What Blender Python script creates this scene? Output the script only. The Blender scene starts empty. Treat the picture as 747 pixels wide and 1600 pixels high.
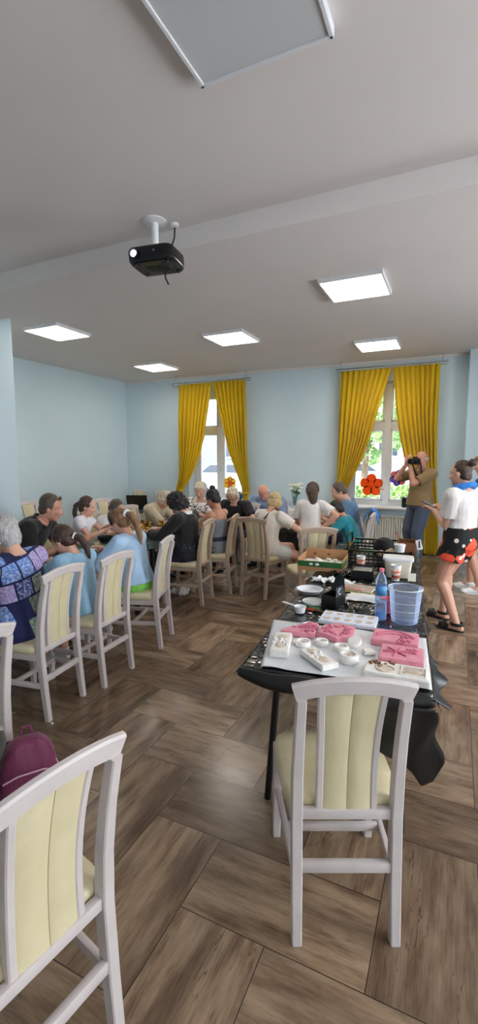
import bpy, bmesh, math, random
import numpy as np
from mathutils import Vector, Matrix, Euler, noise as mnoise
random.seed(7); np.random.seed(7)
SC = bpy.context.scene
COL = SC.collection
PI = math.pi
def R(d): return math.radians(d)
def lin(c):
    out = []
    for v in c:
        v /= 255.0
        out.append(v/12.92 if v <= .04045 else ((v+.055)/1.055)**2.4)
    return (*out, 1.0)

# ------------------------------------------------------------------ materials
class NT:
    """small wrapper round a node tree"""
    def __init__(s, name):
        s.m = bpy.data.materials.new(name); s.m.use_nodes = True
        s.t = s.m.node_tree; s.n = s.t.nodes; s.l = s.t.links
        s.b = s.n['Principled BSDF']; s.out = s.n['Material Output']
    def new(s, ty, **kw):
        n = s.n.new(ty)
        for k, v in kw.items(): setattr(n, k, v)
        return n
    def put(s, sock, v):
        if hasattr(v, 'links') or hasattr(v, 'is_linked'): s.l.new(v, sock)
        else: sock.default_value = v
    def math(s, op, a, b=None, c=None):
        n = s.new('ShaderNodeMath', operation=op)
        s.put(n.inputs[0], a)
        if b is not None: s.put(n.inputs[1], b)
        if c is not None: s.put(n.inputs[2], c)
        return n.outputs[0]
    def coord(s, kind='Object', scale=None, rot=None):
        o = s.new('ShaderNodeTexCoord').outputs[kind]
        if scale is not None or rot is not None:
            mp = s.new('ShaderNodeMapping'); s.l.new(o, mp.inputs[0])
            if scale is not None: mp.inputs['Scale'].default_value = scale if hasattr(scale, '__len__') else (scale,)*3
            if rot is not None: mp.inputs['Rotation'].default_value = rot
            o = mp.outputs[0]
        return o
    def noise(s, vec, scale=5, detail=3, rough=.5):
        n = s.new('ShaderNodeTexNoise'); s.l.new(vec, n.inputs['Vector'])
        n.inputs['Scale'].default_value = scale; n.inputs['Detail'].default_value = detail
        n.inputs['Roughness'].default_value = rough
        return n.outputs['Fac']
    def ramp(s, fac, stops, interp='LINEAR'):
        n = s.new('ShaderNodeValToRGB'); s.l.new(fac, n.inputs[0]); cr = n.color_ramp
        cr.interpolation = interp
        while len(cr.elements) < len(stops): cr.elements.new(.5)
        for e, (p, c) in zip(cr.elements, stops): e.position = p; e.color = c
        return n.outputs[0]
    def mix(s, fac, a, b, blend='MIX'):
        n = s.new('ShaderNodeMix', data_type='RGBA', blend_type=blend)
        s.put(n.inputs[0], fac); s.put(n.inputs[6], a); s.put(n.inputs[7], b)
        return n.outputs[2]
    def bump(s, h, strength=.3, dist=.01):
        n = s.new('ShaderNodeBump'); s.put(n.inputs['Height'], h)
        n.inputs['Strength'].default_value = strength; n.inputs['Distance'].default_value = dist
        s.l.new(n.outputs[0], s.b.inputs['Normal'])
    def base(s, c): s.put(s.b.inputs['Base Color'], c)
    def set(s, **kw):
        for k, v in kw.items(): s.put(s.b.inputs[k.replace('_', ' ')], v)

def paint(name, rgb, rough=.6, var=.06, scale=6, bump=.0, bscale=60, metal=0, coat=0, spec=.5, sub=0):
    t = NT(name); c = lin(rgb)
    v = t.coord('Object')
    f = t.noise(v, scale, 4)
    d = tuple(x*(1-var) for x in c[:3])+(1,); u = tuple(min(1, x*(1+var)) for x in c[:3])+(1,)
    t.base(t.ramp(f, [(.3, d), (.7, u)]))
    t.set(Roughness=rough, Metallic=metal)
    t.b.inputs['Specular IOR Level'].default_value = spec
    if coat: t.b.inputs['Coat Weight'].default_value = coat
    if bump: t.bump(t.noise(v, bscale, 4), bump, .004)
    if sub:
        t.b.inputs['Subsurface Weight'].default_value = sub
        t.b.inputs['Subsurface Radius'].default_value = (.02, .008, .004)
    return t.m
def cloth(name, rgb, rough=.85, var=.1, fold=.5):
    t = NT(name); c = lin(rgb); v = t.coord('Object')
    f = t.noise(v, 9, 3)
    t.base(t.ramp(f, [(.25, tuple(x*(1-var) for x in c[:3])+(1,)), (.75, tuple(min(1, x*(1+var)) for x in c[:3])+(1,))]))
    t.set(Roughness=rough); t.b.inputs['Sheen Weight'].default_value = .15
    n1 = t.noise(t.coord('Object', (7, 7, 3)), 1.6, 3); n2 = t.noise(v, 260, 2)
    t.bump(t.math('ADD', n1, t.math('MULTIPLY', n2, .04)), fold, .05)
    return t.m
def hairmat(name, rgb, rgb2, rough=.45):
    t = NT(name)
    v = t.coord('Object', (70, 70, 9))
    f = t.noise(v, 1.6, 4, .6)
    t.base(t.ramp(f, [(.3, lin(rgb)), (.7, lin(rgb2))])); t.set(Roughness=rough)
    t.bump(f, .8, .008)
    return t.m
def glass(name, rgb=(245, 250, 252), rough=.02, ior=1.45, alpha=None):
    t = NT(name); t.base(lin(rgb)); t.set(Roughness=rough)
    t.b.inputs['Transmission Weight'].default_value = 1.0; t.b.inputs['IOR'].default_value = ior
    return t.m
def sheet_glass(name, rgb=(250, 252, 255), refl=.08):
    """thin window pane / thin clear plastic: see-through with a faint reflection"""
    t = NT(name); t.n.remove(t.b)
    tr = t.new('ShaderNodeBsdfTransparent'); tr.inputs[0].default_value = lin(rgb)
    gl = t.new('ShaderNodeBsdfGlossy'); gl.inputs['Roughness'].default_value = .04
    fr = t.new('ShaderNodeFresnel'); fr.inputs['IOR'].default_value = 1.45
    fac = t.math('MAXIMUM', fr.outputs[0], refl)
    mx = t.new('ShaderNodeMixShader'); t.l.new(fac, mx.inputs[0]); t.l.new(tr.outputs[0], mx.inputs[1]); t.l.new(gl.outputs[0], mx.inputs[2])
    t.l.new(mx.outputs[0], t.out.inputs[0])
    return t.m
def emit(name, rgb, strength):
    t = NT(name); t.base((0, 0, 0, 1)); t.set(Roughness=.5)
    t.b.inputs['Emission Color'].default_value = lin(rgb); t.b.inputs['Emission Strength'].default_value = strength
    return t.m

def frosted(name, rgb, body):
    """thin translucent plastic: mostly see-through, a milky share scatters light"""
    t = NT(name); t.base(lin(rgb)); t.set(Roughness=.25)
    tr = t.new('ShaderNodeBsdfTransparent'); tr.inputs[0].default_value = lin((244, 247, 252))
    tl = t.new('ShaderNodeBsdfTranslucent'); tl.inputs[0].default_value = lin(rgb)
    m0 = t.new('ShaderNodeMixShader'); m0.inputs[0].default_value = .5; t.l.new(t.b.outputs[0], m0.inputs[1]); t.l.new(tl.outputs[0], m0.inputs[2])
    fr = t.new('ShaderNodeFresnel'); fr.inputs['IOR'].default_value = 1.3
    mx = t.new('ShaderNodeMixShader'); t.l.new(t.math('MAXIMUM', fr.outputs[0], body), mx.inputs[0]); t.l.new(tr.outputs[0], mx.inputs[1]); t.l.new(m0.outputs[0], mx.inputs[2])
    t.l.new(mx.outputs[0], t.out.inputs[0]); return t.m
def thinfelt(name, rgb):
    t = NT(name); t.base(lin(rgb)); t.set(Roughness=.8)
    tl = t.new('ShaderNodeBsdfTranslucent'); tl.inputs[0].default_value = lin(rgb)
    mx = t.new('ShaderNodeMixShader'); mx.inputs[0].default_value = .5; t.l.new(t.b.outputs[0], mx.inputs[1]); t.l.new(tl.outputs[0], mx.inputs[2]); t.l.new(mx.outputs[0], t.out.inputs[0]); return t.m
M = {}
# walls, ceiling
M['wall'] = paint('wall_blue_paint', (206, 224, 231), .75, .02, 1.5, .08, 90)
M['ceiling'] = paint('ceiling_white_paint', (226, 218, 214), .85, .02, 1.2, .06, 80)
M['white'] = paint('white_trim', (235, 235, 235), .4, .02)
M['upvc'] = paint('white_window_frame', (238, 240, 244), .3, .02)
M['radiator'] = paint('radiator_enamel', (232, 228, 216), .35, .02)
M['chairwood'] = paint('whitewashed_wood', (206, 195, 192), .42, .05, 14, .12, 40)
M['chairwood_backlit'] = paint('backlit_whitewashed_wood', (182, 160, 140), .42, .06, 14, .12, 40)  # same whitewashed wood, backlit shade painted in as a browner tone
# leatherette
t = NT('cream_leatherette'); v = t.coord('Object')
t.base(t.ramp(t.noise(v, 7, 3), [(.3, lin((208, 194, 154))), (.7, lin((220, 208, 172)))])); t.set(Roughness=.38)
t.bump(t.math('ADD', t.noise(t.coord('Object', (1, 1, .35), (0, .6, .3)), 9, 2), t.math('MULTIPLY', t.noise(v, 220, 2), .05)), .4, .02)
M['leather'] = t.m
M['seam'] = paint('seam_thread', (168, 152, 108), .7)
# herringbone floor
t = NT('herringbone_wood_tile'); W = .335
geo = t.coord('Object'); sx = t.new('ShaderNodeSeparateXYZ'); t.l.new(geo, sx.inputs[0])
xp = t.math('DIVIDE', t.math('SUBTRACT', sx.outputs[0], -1.52), W)
yp = t.math('DIVIDE', t.math('SUBTRACT', sx.outputs[1], 1.972), W)
i_ = t.math('FLOOR', xp); j_ = t.math('FLOOR', yp)
k_ = t.math('FLOORED_MODULO', t.math('ADD', t.math('ADD', i_, j_), .01), 4.0); k_ = t.math('FLOOR', k_)
isv = t.math('GREATER_THAN', k_, 1.5)
k2 = t.math('SUBTRACT', k_, 2.0)
def sel(a, b): return t.math('ADD', t.math('MULTIPLY', b, isv), t.math('MULTIPLY', a, t.math('SUBTRACT', 1.0, isv)))
idx = sel(t.math('SUBTRACT', i_, k_), i_); idy = sel(j_, t.math('SUBTRACT', j_, k2))
u_ = sel(t.math('SUBTRACT', xp, t.math('SUBTRACT', i_, k_)), t.math('SUBTRACT', yp, t.math('SUBTRACT', j_, k2)))
v_ = sel(t.math('SUBTRACT', yp, j_), t.math('SUBTRACT', xp, i_))
cid = t.new('ShaderNodeCombineXYZ'); t.l.new(idx, cid.inputs[0]); t.l.new(idy, cid.inputs[1]); t.l.new(isv, cid.inputs[2])
wn = t.new('ShaderNodeTexWhiteNoise', noise_dimensions='3D'); t.l.new(cid.outputs[0], wn.inputs['Vector'])
rnd = wn.outputs['Value']
gc = t.new('ShaderNodeCombineXYZ')
t.l.new(t.math('MULTIPLY_ADD', u_, .62, t.math('MULTIPLY', rnd, 37.0)), gc.inputs[0])
t.l.new(t.math('MULTIPLY_ADD', v_, 2.7, t.math('MULTIPLY', rnd, 91.0)), gc.inputs[1])
t.l.new(rnd, gc.inputs[2])
g1 = t.noise(gc.outputs[0], 2.2, 8, .62)
gc2 = t.new('ShaderNodeVectorMath', operation='MULTIPLY'); t.l.new(gc.outputs[0], gc2.inputs[0]); gc2.inputs[1].default_value = (1.3, 5, 1)
g2 = t.noise(gc2.outputs[0], 3, 5, .6)
g3 = t.noise(gc.outputs[0], .9, 2, .5)
fac = t.math('ADD', t.math('MULTIPLY', g1, .72), t.math('MULTIPLY', g2, .28))
wood = t.ramp(fac, [(.27, lin((84, 66, 52))), (.40, lin((132, 109, 88))), (.52, lin((163, 139, 115))), (.68, lin((186, 163, 138)))])
kn = t.ramp(g3, [(.28, lin((140, 130, 125))), (.52, (1, 1, 1, 1))])
wood = t.mix(.75, wood, kn, 'MULTIPLY')
gc3 = t.new('ShaderNodeVectorMath', operation='MULTIPLY'); t.l.new(gc.outputs[0], gc3.inputs[0]); gc3.inputs[1].default_value = (.8, 1.7, 1)
g4 = t.noise(gc3.outputs[0], 1.7, 3, .55)
crack = t.math('SUBTRACT', 1.0, t.math('MINIMUM', 1.0, t.math('MULTIPLY', t.math('ABSOLUTE', t.math('SUBTRACT', g4, .56)), 75.0)))
crack = t.math('MULTIPLY', crack, t.ramp(t.noise(gc.outputs[0], 1.3, 2), [(.48, (0, 0, 0, 1)), (.60, (.75, .75, .75, 1))]))
wood = t.mix(crack, wood, lin((60, 46, 38)))
tone = t.ramp(rnd, [(0, lin((188, 182, 178))), (.5, lin((226, 221, 217))), (1, lin((255, 252, 248)))])
wood = t.mix(1.0, wood, tone, 'MULTIPLY')
du = t.math('MINIMUM', u_, t.math('SUBTRACT', 2.0, u_)); dv = t.math('MINIMUM', v_, t.math('SUBTRACT', 1.0, v_))
dd = t.math('MINIMUM', du, dv)
gr = t.math('LESS_THAN', dd, .0052)
t.base(t.mix(gr, wood, lin((52, 44, 38))))
t.put(t.b.inputs['Roughness'], t.math('MULTIPLY_ADD', g1, .20, .13))
t.bump(t.math('SUBTRACT', t.math('MULTIPLY', fac, .35), gr), .25, .003)
M['floor'] = t.m
M['lamp'] = emit('led_diffuser', (255, 247, 236), 13.0)
M['lampoff'] = paint('opal_diffuser', (205, 205, 206), .5, .01)
M['alu'] = paint('lamp_frame', (225, 225, 228), .4, .02)
# curtains
t = NT('mustard_curtain'); v = t.coord('Object')
t.base(t.ramp(t.noise(t.coord('Object', (14, 14, .8)), 1, 3), [(.3, lin((220, 186, 12))), (.7, lin((236, 206, 24)))])); t.set(Roughness=.6)
t.b.inputs['Sheen Weight'].default_value = .3
t.bump(t.noise(t.coord('Object', (60, 60, 6)), 1, 3), .2, .01)
tl = t.new('ShaderNodeBsdfTranslucent'); tl.inputs[0].default_value = lin((246, 222, 34))
mx = t.new('ShaderNodeMixShader'); mx.inputs[0].default_value = .45
t.l.new(t.b.outputs[0], mx.inputs[1]); t.l.new(tl.outputs[0], mx.inputs[2]); t.l.new(mx.outputs[0], t.out.inputs[0])
M['curtain'] = t.m
M['chrome'] = paint('brushed_steel', (200, 200, 205), .25, .03, 6, metal=1)
M['black'] = paint('black_plastic', (18, 18, 20), .35, .1)
M['blackgloss'] = paint('black_gloss', (10, 10, 14), .12, .1)
M['blackmetal'] = paint('black_metal', (16, 16, 17), .4, .1, metal=0)
M['dark'] = paint('dark_fabric', (24, 24, 28), .8, .15)
M['pane'] = sheet_glass('window_pane')
M['clear'] = frosted('clear_plastic', (214, 226, 246), .15)
M['bottle'] = frosted('bottle_plastic', (200, 216, 244), .16)
M['water'] = glass('water', (200, 222, 245), .0, 1.33)
# black film on the table
t = NT('black_foil'); v = t.coord('Object')
t.base(lin((19, 20, 22))); t.set(Roughness=.08); t.b.inputs['Specular IOR Level'].default_value = .9
w1 = t.noise(t.coord('Object', (9, 3, 3), (0, 0, .5)), 1.2, 1.5, .5); w2 = t.noise(t.coord('Object', (4, 16, 4), (0, 0, -.7)), 1.1, 1.2)
t.bump(t.math('ADD', t.math('ABSOLUTE', t.math('SUBTRACT', w1, .5)), t.math('MULTIPLY', t.math('ABSOLUTE', t.math('SUBTRACT', w2, .5)), .8)), 1.0, .035)
M['foil'] = t.m
M['foil_dark'] = paint('black_film_hang', (20, 21, 21), .42, .1, 8, .5, 14)
M['tabledark'] = paint('dark_green_table_film', (54, 66, 62), .28, .12, 4, .25, 12)
M['skirtblack'] = cloth('black_tablecloth', (20, 20, 22), .7)
# waxed paper
t = NT('waxed_paper'); v = t.coord('Object')
t.base(t.ramp(t.noise(v, 6, 2), [(.3, lin((212, 216, 220))), (.7, lin((226, 229, 232)))])); t.set(Roughness=.35)
t.bump(t.noise(t.coord('Object', (3, 7, 3)), 2, 3), .25, .02)
M['wax'] = t.m
def mould(name, a, b, c):
    t = NT(name); v = t.coord('Object'); t.base(t.ramp(t.noise(v, 38, 3), [(.35, lin(a)), (.6, lin(b))])); t.set(Roughness=.55)
    t.bump(t.noise(v, 90, 3), .12, .004); return t.m
M['pink'] = mould('pink_silicone', (222, 138, 156), (232, 152, 168), 0)
M['pinkdeep'] = mould('deep_pink_recess', (196, 96, 122), (206, 108, 134), 0)
M['plaster'] = mould('white_plaster', (238, 232, 226), (246, 242, 238), 0)
M['plasterstain'] = mould('stained_recess', (196, 178, 158), (222, 206, 190), 0)
M['silwhite'] = mould('white_silicone', (226, 232, 246), (236, 240, 250), 0)
M['cardboard'] = paint('cardboard', (178, 132, 92), .85, .07, 8)
M['cardboarddark'] = paint('brown_cardboard', (120, 74, 46), .85, .07, 8)
M['greenprint'] = paint('green_print', (38, 96, 44), .7, .1)
M['greentray'] = paint('green_paper', (60, 120, 60), .7, .1)
M['paper'] = paint('white_paper', (238, 238, 238), .8, .03)
M['whiteplastic'] = paint('white_plastic', (232, 234, 236), .3, .02)
M['cream'] = paint('cream_ware', (236, 230, 212), .6, .06)
M['gold'] = paint('gold_ribbon', (190, 150, 56), .25, .12, 20, metal=.8)
M['brownwood'] = paint('raw_wood', (150, 104, 64), .7, .15, 20)
M['red'] = paint('red_gloss', (208, 60, 40), .35, .06)
M['orange'] = thinfelt('orange_felt', (246, 118, 40))
M['purple'] = thinfelt('purple_felt', (150, 120, 206))
M['pinkfelt'] = paint('pink_felt', (236, 120, 140), .8, .1)
M['yellow'] = thinfelt('pale_yellow_felt', (250, 214, 96))
M['blue'] = cloth('bright_blue_cloth', (28, 120, 206), .7)
M['cyan'] = paint('cyan_film', (92, 158, 220), .35, .08)
M['green'] = paint('green_plastic', (26, 132, 76), .35, .05)
M['leaf'] = paint('flower_leaf', (60, 122, 52), .6, .2, 20)
M['petal'] = paint('flower_petal', (244, 244, 226), .7, .05)
M['maroon'] = cloth('maroon_nylon', (112, 36, 74), .6, .12, .4)
M['maroonlight'] = paint('pale_piping', (206, 160, 178), .7)
M['olive'] = cloth('olive_cloth', (64, 64, 54), .9)
# people
def skin(n, rgb): return paint(n, rgb, .5, .05, 14, .05, 120, sub=.12)
M['skin'] = skin('skin_fair', (222, 170, 146)); M['skin_tan'] = skin('skin_tanned', (198, 142, 112)); M['skin_red'] = skin('skin_ruddy', (208, 150, 126))
M['lip'] = paint('lips', (178, 96, 90), .45); M['eye'] = paint('eye_iris', (54, 40, 34), .15); M['eyewhite'] = paint('eye_white', (236, 232, 228), .2)
M['h_grey'] = hairmat('hair_grey', (146, 142, 142), (214, 210, 208)); M['h_brown'] = hairmat('hair_brown', (46, 30, 24), (86, 58, 44))
M['h_light'] = hairmat('hair_light_brown', (104, 70, 48), (168, 126, 88)); M['h_black'] = hairmat('hair_black', (14, 12, 12), (38, 30, 30))
M['h_blonde'] = hairmat('hair_blonde', (160, 128, 84), (222, 196, 150)); M['h_sandy'] = hairmat('hair_sandy_grey', (170, 148, 118), (226, 212, 190))
M['h_short'] = hairmat('hair_short_brown', (66, 54, 46), (104, 88, 74))
for k, c in dict(lightblue=(160, 202, 232), paleblue=(176, 206, 236), white_t=(226, 220, 217), cream_t=(226, 218, 206), black_t=(22, 20, 24), teal=(22, 128, 142), slate=(92, 122, 152), greyblue=(128, 148, 182),
                 tan=(150, 122, 82), jeans=(76, 88, 110), beige=(198, 184, 156), grey=(120, 124, 130), denim=(34, 42, 62), lime=(140, 220, 96), pinkshort=(214, 138, 150), lightgrey=(206, 204, 198), dark_t=(26, 28, 40), navy=(24, 30, 52), brownstrap=(120, 84, 60), whitedress=(232, 228, 234), darktrousers=(34, 36, 44)).items():
    M['c_'+k] = cloth('cloth_'+k, c)
# patchwork dress
t = NT('patchwork_print')
v = t.coord('Object', (9.5, 9.5, 8.0), (.10, .16, .12))
sv = t.new('ShaderNodeSeparateXYZ'); t.l.new(v, sv.inputs[0])
row = t.math('FLOOR', sv.outputs[2]); off = t.math('MULTIPLY', t.math('FLOORED_MODULO', row, 2.0), .5)
cx = t.math('ADD', sv.outputs[0], off); cf = t.math('FLOOR', cx)
cc = t.new('ShaderNodeCombineXYZ'); t.l.new(cf, cc.inputs[0]); t.l.new(row, cc.inputs[1]); cc.inputs[2].default_value = 3.3
wn = t.new('ShaderNodeTexWhiteNoise', noise_dimensions='3D'); t.l.new(cc.outputs[0], wn.inputs['Vector'])
patch = t.ramp(wn.outputs['Value'], [(0, lin((24, 34, 86))), (.16, lin((76, 122, 190))), (.42, lin((156, 134, 186))), (.70, lin((108, 130, 88))), (.92, lin((40, 60, 130)))], 'CONSTANT')
sp = t.noise(t.coord('Object'), 70, 3)
patch = t.mix(t.ramp(sp, [(.42, (0, 0, 0, 1)), (.62, (.62, .62, .62, 1))]), patch, lin((206, 206, 232)))
ex = t.math('SUBTRACT', cx, cf); ez = t.math('SUBTRACT', sv.outputs[2], row)
ed = t.math('MINIMUM', t.math('MINIMUM', ex, t.math('SUBTRACT', 1.0, ex)), t.math('MINIMUM', ez, t.math('SUBTRACT', 1.0, ez)))
isnavy = t.math('LESS_THAN', wn.outputs['Value'], .16)
patch = t.mix(t.math('MAXIMUM', t.math('LESS_THAN', ed, .055), isnavy), patch, lin((22, 28, 74)))
t.base(patch); t.set(Roughness=.85); t.bump(t.noise(t.coord('Object', (7, 7, 3)), 1.5, 3), .4, .04)
M['patchwork'] = t.m
# dotted blouse
t = NT('dotted_blouse'); vo = t.new('ShaderNodeTexVoronoi'); t.l.new(t.coord('Object'), vo.inputs['Vector']); vo.inputs['Scale'].default_value = 26
t.base(t.ramp(vo.outputs['Distance'], [(.30, lin((28, 26, 30))), (.36, lin((240, 236, 232)))])); t.set(Roughness=.8)
M['dotted'] = t.m
# tropical floral shorts
t = NT('floral_shorts'); v = t.coord('Object')
vo = t.new('ShaderNodeTexVoronoi'); t.l.new(v, vo.inputs['Vector']); vo.inputs['Scale'].default_value = 7.5; vo.inputs['Randomness'].default_value = 1
cr = t.new('ShaderNodeSeparateColor'); t.l.new(vo.outputs['Color'], cr.inputs[0])
fl = t.ramp(cr.outputs[0], [(0, lin((14, 16, 18))), (.30, lin((250, 92, 66))), (.74, lin((40, 74, 34))), (.88, lin((14, 16, 18)))], 'CONSTANT')
n = t.noise(v, 30, 3); dist = t.math('ADD', vo.outputs['Distance'], t.math('MULTIPLY', n, .25))
fl = t.mix(t.math('GREATER_THAN', dist, .74), fl, lin((14, 16, 18)))
vo2 = t.new('ShaderNodeTexVoronoi'); t.l.new(v, vo2.inputs['Vector']); vo2.inputs['Scale'].default_value = 9
fl = t.mix(t.math('LESS_THAN', vo2.outputs['Distance'], .2), fl, lin((240, 226, 214)))
t.base(fl); t.set(Roughness=.8); M['floral'] = t.m
t = NT('dark_floral_skirt'); v = t.coord('Object')
f = t.noise(v, 24, 4, .7); t.base(t.ramp(f, [(.5, lin((20, 22, 32))), (.60, lin((40, 46, 66))), (.72, lin((168, 176, 196)))])); t.set(Roughness=.85); M['darkfloral'] = t.m
t = NT('print_cup'); v = t.coord('Object'); wv = t.new('ShaderNodeTexWave', bands_direction='Z'); t.l.new(v, wv.inputs[0]); wv.inputs['Scale'].default_value = 9; wv.inputs['Distortion'].default_value = 5; wv.inputs['Detail Scale'].default_value = 12
t.base(t.ramp(wv.outputs['Fac'], [(.45, lin((206, 74, 60))), (.55, lin((240, 222, 206)))])); t.set(Roughness=.5); M['cupprint'] = t.m
# outdoors
M['road'] = paint('pale_paving', (158, 156, 150), .9, .06, 2)
M['facade'] = paint('pale_blue_facade', (92, 108, 126), .9, .04, 1)
M['facade2'] = paint('pale_render', (146, 142, 134), .9, .04, 1)
M['darkglass'] = paint('facade_window_glass', (34, 42, 52), .2, .1)
M['carpaint'] = paint('white_car_paint', (238, 240, 242), .2, .02, coat=.6)
M['tyre'] = paint('tyre_rubber', (30, 30, 32), .8)
M['foliage'] = paint('tree_leaves', (92, 124, 60), .7, .3, 8)
M['grass'] = paint('lawn_grass', (104, 138, 60), .9, .25, 12)
M['bark'] = paint('tree_bark', (96, 80, 64), .9, .2, 12)
# ------------------------------------------------------------------ geometry helpers
_bb = {}
def bevbox(bev, sx, sy, sz):
    key = (round(bev, 4), round(sx, 4), round(sy, 4), round(sz, 4))
    if key not in _bb:
        b = bmesh.new(); bmesh.ops.create_cube(b, size=1)
        for v in b.verts: v.co = Vector((v.co.x*sx, v.co.y*sy, v.co.z*sz))
        if bev > 0: bmesh.ops.bevel(b, geom=list(b.edges), offset=min(bev, .45*min(sx, sy, sz)), segments=2, affect='EDGES', profile=.5)
        b.verts.index_update()
        _bb[key] = ([v.co.copy() for v in b.verts], [[v.index for v in f.verts] for f in b.faces]); b.free()
    return _bb[key]
class MB:
    def __init__(s): s.v = []; s.f = []
    def add(s, vs, fs, mat=None):
        o = len(s.v)
        s.v += [tuple(mat @ Vector(p)) if mat is not None else tuple(p) for p in vs]
        s.f += [[i+o for i in f] for f in fs]; return s
    def box(s, c, size, bev=.003, rot=None):
        vs, fs = bevbox(bev, *size)
        m = Matrix.Translation(c)
        if rot is not None: m = m @ Euler(rot).to_matrix().to_4x4()
        return s.add(vs, fs, m)
    def bar(s, p0, p1, w, d, side=(1, 0, 0), bev=.004):
        p0 = Vector(p0); p1 = Vector(p1); z = (p1-p0); L = z.length; z.normalize()
        x = Vector(side); x = (x - z*x.dot(z)).normalized(); y = z.cross(x)
        m = Matrix((x, y, z)).transposed().to_4x4(); m.translation = (p0+p1)/2
        vs, fs = bevbox(bev, w, d, L); return s.add(vs, fs, m)
    def loft(s, rings, cap=True):
        """rings: lists of equal length"""
        n = len(rings[0]); vs = [p for r in rings for p in r]; fs = []
        for a in range(len(rings)-1):
            for i in range(n):
                j = (i+1) % n
                fs.append([a*n+i, a*n+j, (a+1)*n+j, (a+1)*n+i])
        if cap:
            fs.append(list(range(n))[::-1]); o = (len(rings)-1)*n; fs.append([o+i for i in range(n)])
        return s.add(vs, fs)
    def sweep(s, path, w, d, side=(1, 0, 0), ch=.004):
        """rectangular section; w along side, d across; w,d may be lists"""
        P = [Vector(p) for p in path]; rings = []
        for i, p in enumerate(P):
            tn = (P[min(i+1, len(P)-1)]-P[max(i-1, 0)]).normalized()
            x = Vector(side); x = (x-tn*x.dot(tn)).normalized(); y = tn.cross(x)
            ww = (w[i] if hasattr(w, '__len__') else w)/2; hh = (d[i] if hasattr(d, '__len__') else d)/2
            c = min(ch, ww*.6, hh*.6)
            rings.append([p+x*a+y*b for a, b in ((ww-c, -hh), (ww, -hh+c), (ww, hh-c), (ww-c, hh), (-ww+c, hh), (-ww, hh-c), (-ww, -hh+c), (-ww+c, -hh))])
        return s.loft(rings)
    def tube(s, path, r, n=10, cap=True):
        P = [Vector(p) for p in path]; rings = []; x = None
        for i, p in enumerate(P):
            tn = (P[min(i+1, len(P)-1)]-P[max(i-1, 0)]).normalized()
            if x is None: x = tn.orthogonal().normalized()
            x = (x-tn*x.dot(tn)).normalized(); y = tn.cross(x)
            rr = r[i] if hasattr(r, '__len__') else r
            rings.append([p+(x*math.cos(a)+y*math.sin(a))*rr for a in [2*PI*k/n for k in range(n)]])
        return s.loft(rings, cap)
    def lathe(s, prof, c=(0, 0, 0), n=24, cap=True, mat=None, sy=1):
        rings = [[(c[0]+r*math.cos(2*PI*k/n), c[1]+r*sy*math.sin(2*PI*k/n), c[2]+z) for k in range(n)] for r, z in prof]
        if mat is not None: rings = [[mat @ Vector(p) for p in r] for r in rings]
        return s.loft(rings, cap)
    def prism(s, poly, z0, z1, mat=None):
        r = [[(x, y, z0) for x, y in poly], [(x, y, z1) for x, y in poly]]
        if mat is not None: r = [[mat @ Vector(p) for p in q] for q in r]
        return s.loft(r)
    def ell(s, c, r, rot=None, n=14, m=9):
        vs = []; fs = []
        mt = Matrix.Translation(c)
        if rot is not None: mt = mt @ (rot.to_4x4() if isinstance(rot, Matrix) else Euler(rot).to_matrix().to_4x4())
        rings = []
        for i in range(1, m):
            a = PI*i/m
            rings.append([mt @ Vector((r[0]*math.sin(a)*math.cos(2*PI*k/n), r[1]*math.sin(a)*math.sin(2*PI*k/n), -r[2]*math.cos(a))) for k in range(n)])
        o = len(s.v); s.loft(rings, False)
        b = len(s.v); s.v += [tuple(mt @ Vector((0, 0, -r[2]))), tuple(mt @ Vector((0, 0, r[2])))]
        e = o+(m-2)*n
        for k in range(n):
            s.f.append([b, o+(k+1) % n, o+k]); s.f.append([b+1, e+k, e+(k+1) % n])
        return s
    def rc(s, p0, r0, p1, r1, n=12, flat0=False, flat1=False, squash=None):
        """rounded cone between two points"""
        p0 = Vector(p0); p1 = Vector(p1); z = p1-p0; L = z.length
        if L < 1e-6: return s.ell(p0, (r0,)*3)
        z.normalize(); x = z.orthogonal().normalized()
        if squash is not None:
            q = Vector(squash[0]); x = (q-z*q.dot(z)).normalized()
        y = z.cross(x); sq = squash[1] if squash else 1
        prof = []
        if flat0: prof.append((r0, 0))
        else: prof += [(r0*math.cos(a), r0*math.sin(a)) for a in (-1.45, -1.1, -.75, -.4)] + [(r0, 0)]
        if flat1: prof.append((r1, L))
        else: prof += [(r1, L)] + [(r1*math.cos(a), L+r1*math.sin(a)) for a in (.4, .75, 1.1, 1.45)]
        return s.loft([[p0+z*t+(x*math.cos(2*PI*k/n)*sq+y*math.sin(2*PI*k/n))*r for k in range(n)] for r, t in prof])
    def grid(s, fn, nu, nv):
        vs = [fn(i/(nu-1), j/(nv-1)) for j in range(nv) for i in range(nu)]
        fs = [[j*nu+i, j*nu+i+1, (j+1)*nu+i+1, (j+1)*nu+i] for j in range(nv-1) for i in range(nu-1)]
        return s.add(vs, fs)
    def mesh(s, name):
        me = bpy.data.meshes.new(name); me.from_pydata(s.v, [], s.f)
        b = bmesh.new(); b.from_mesh(me); bmesh.ops.recalc_face_normals(b, faces=b.faces); b.to_mesh(me); b.free()
        return me
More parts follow.
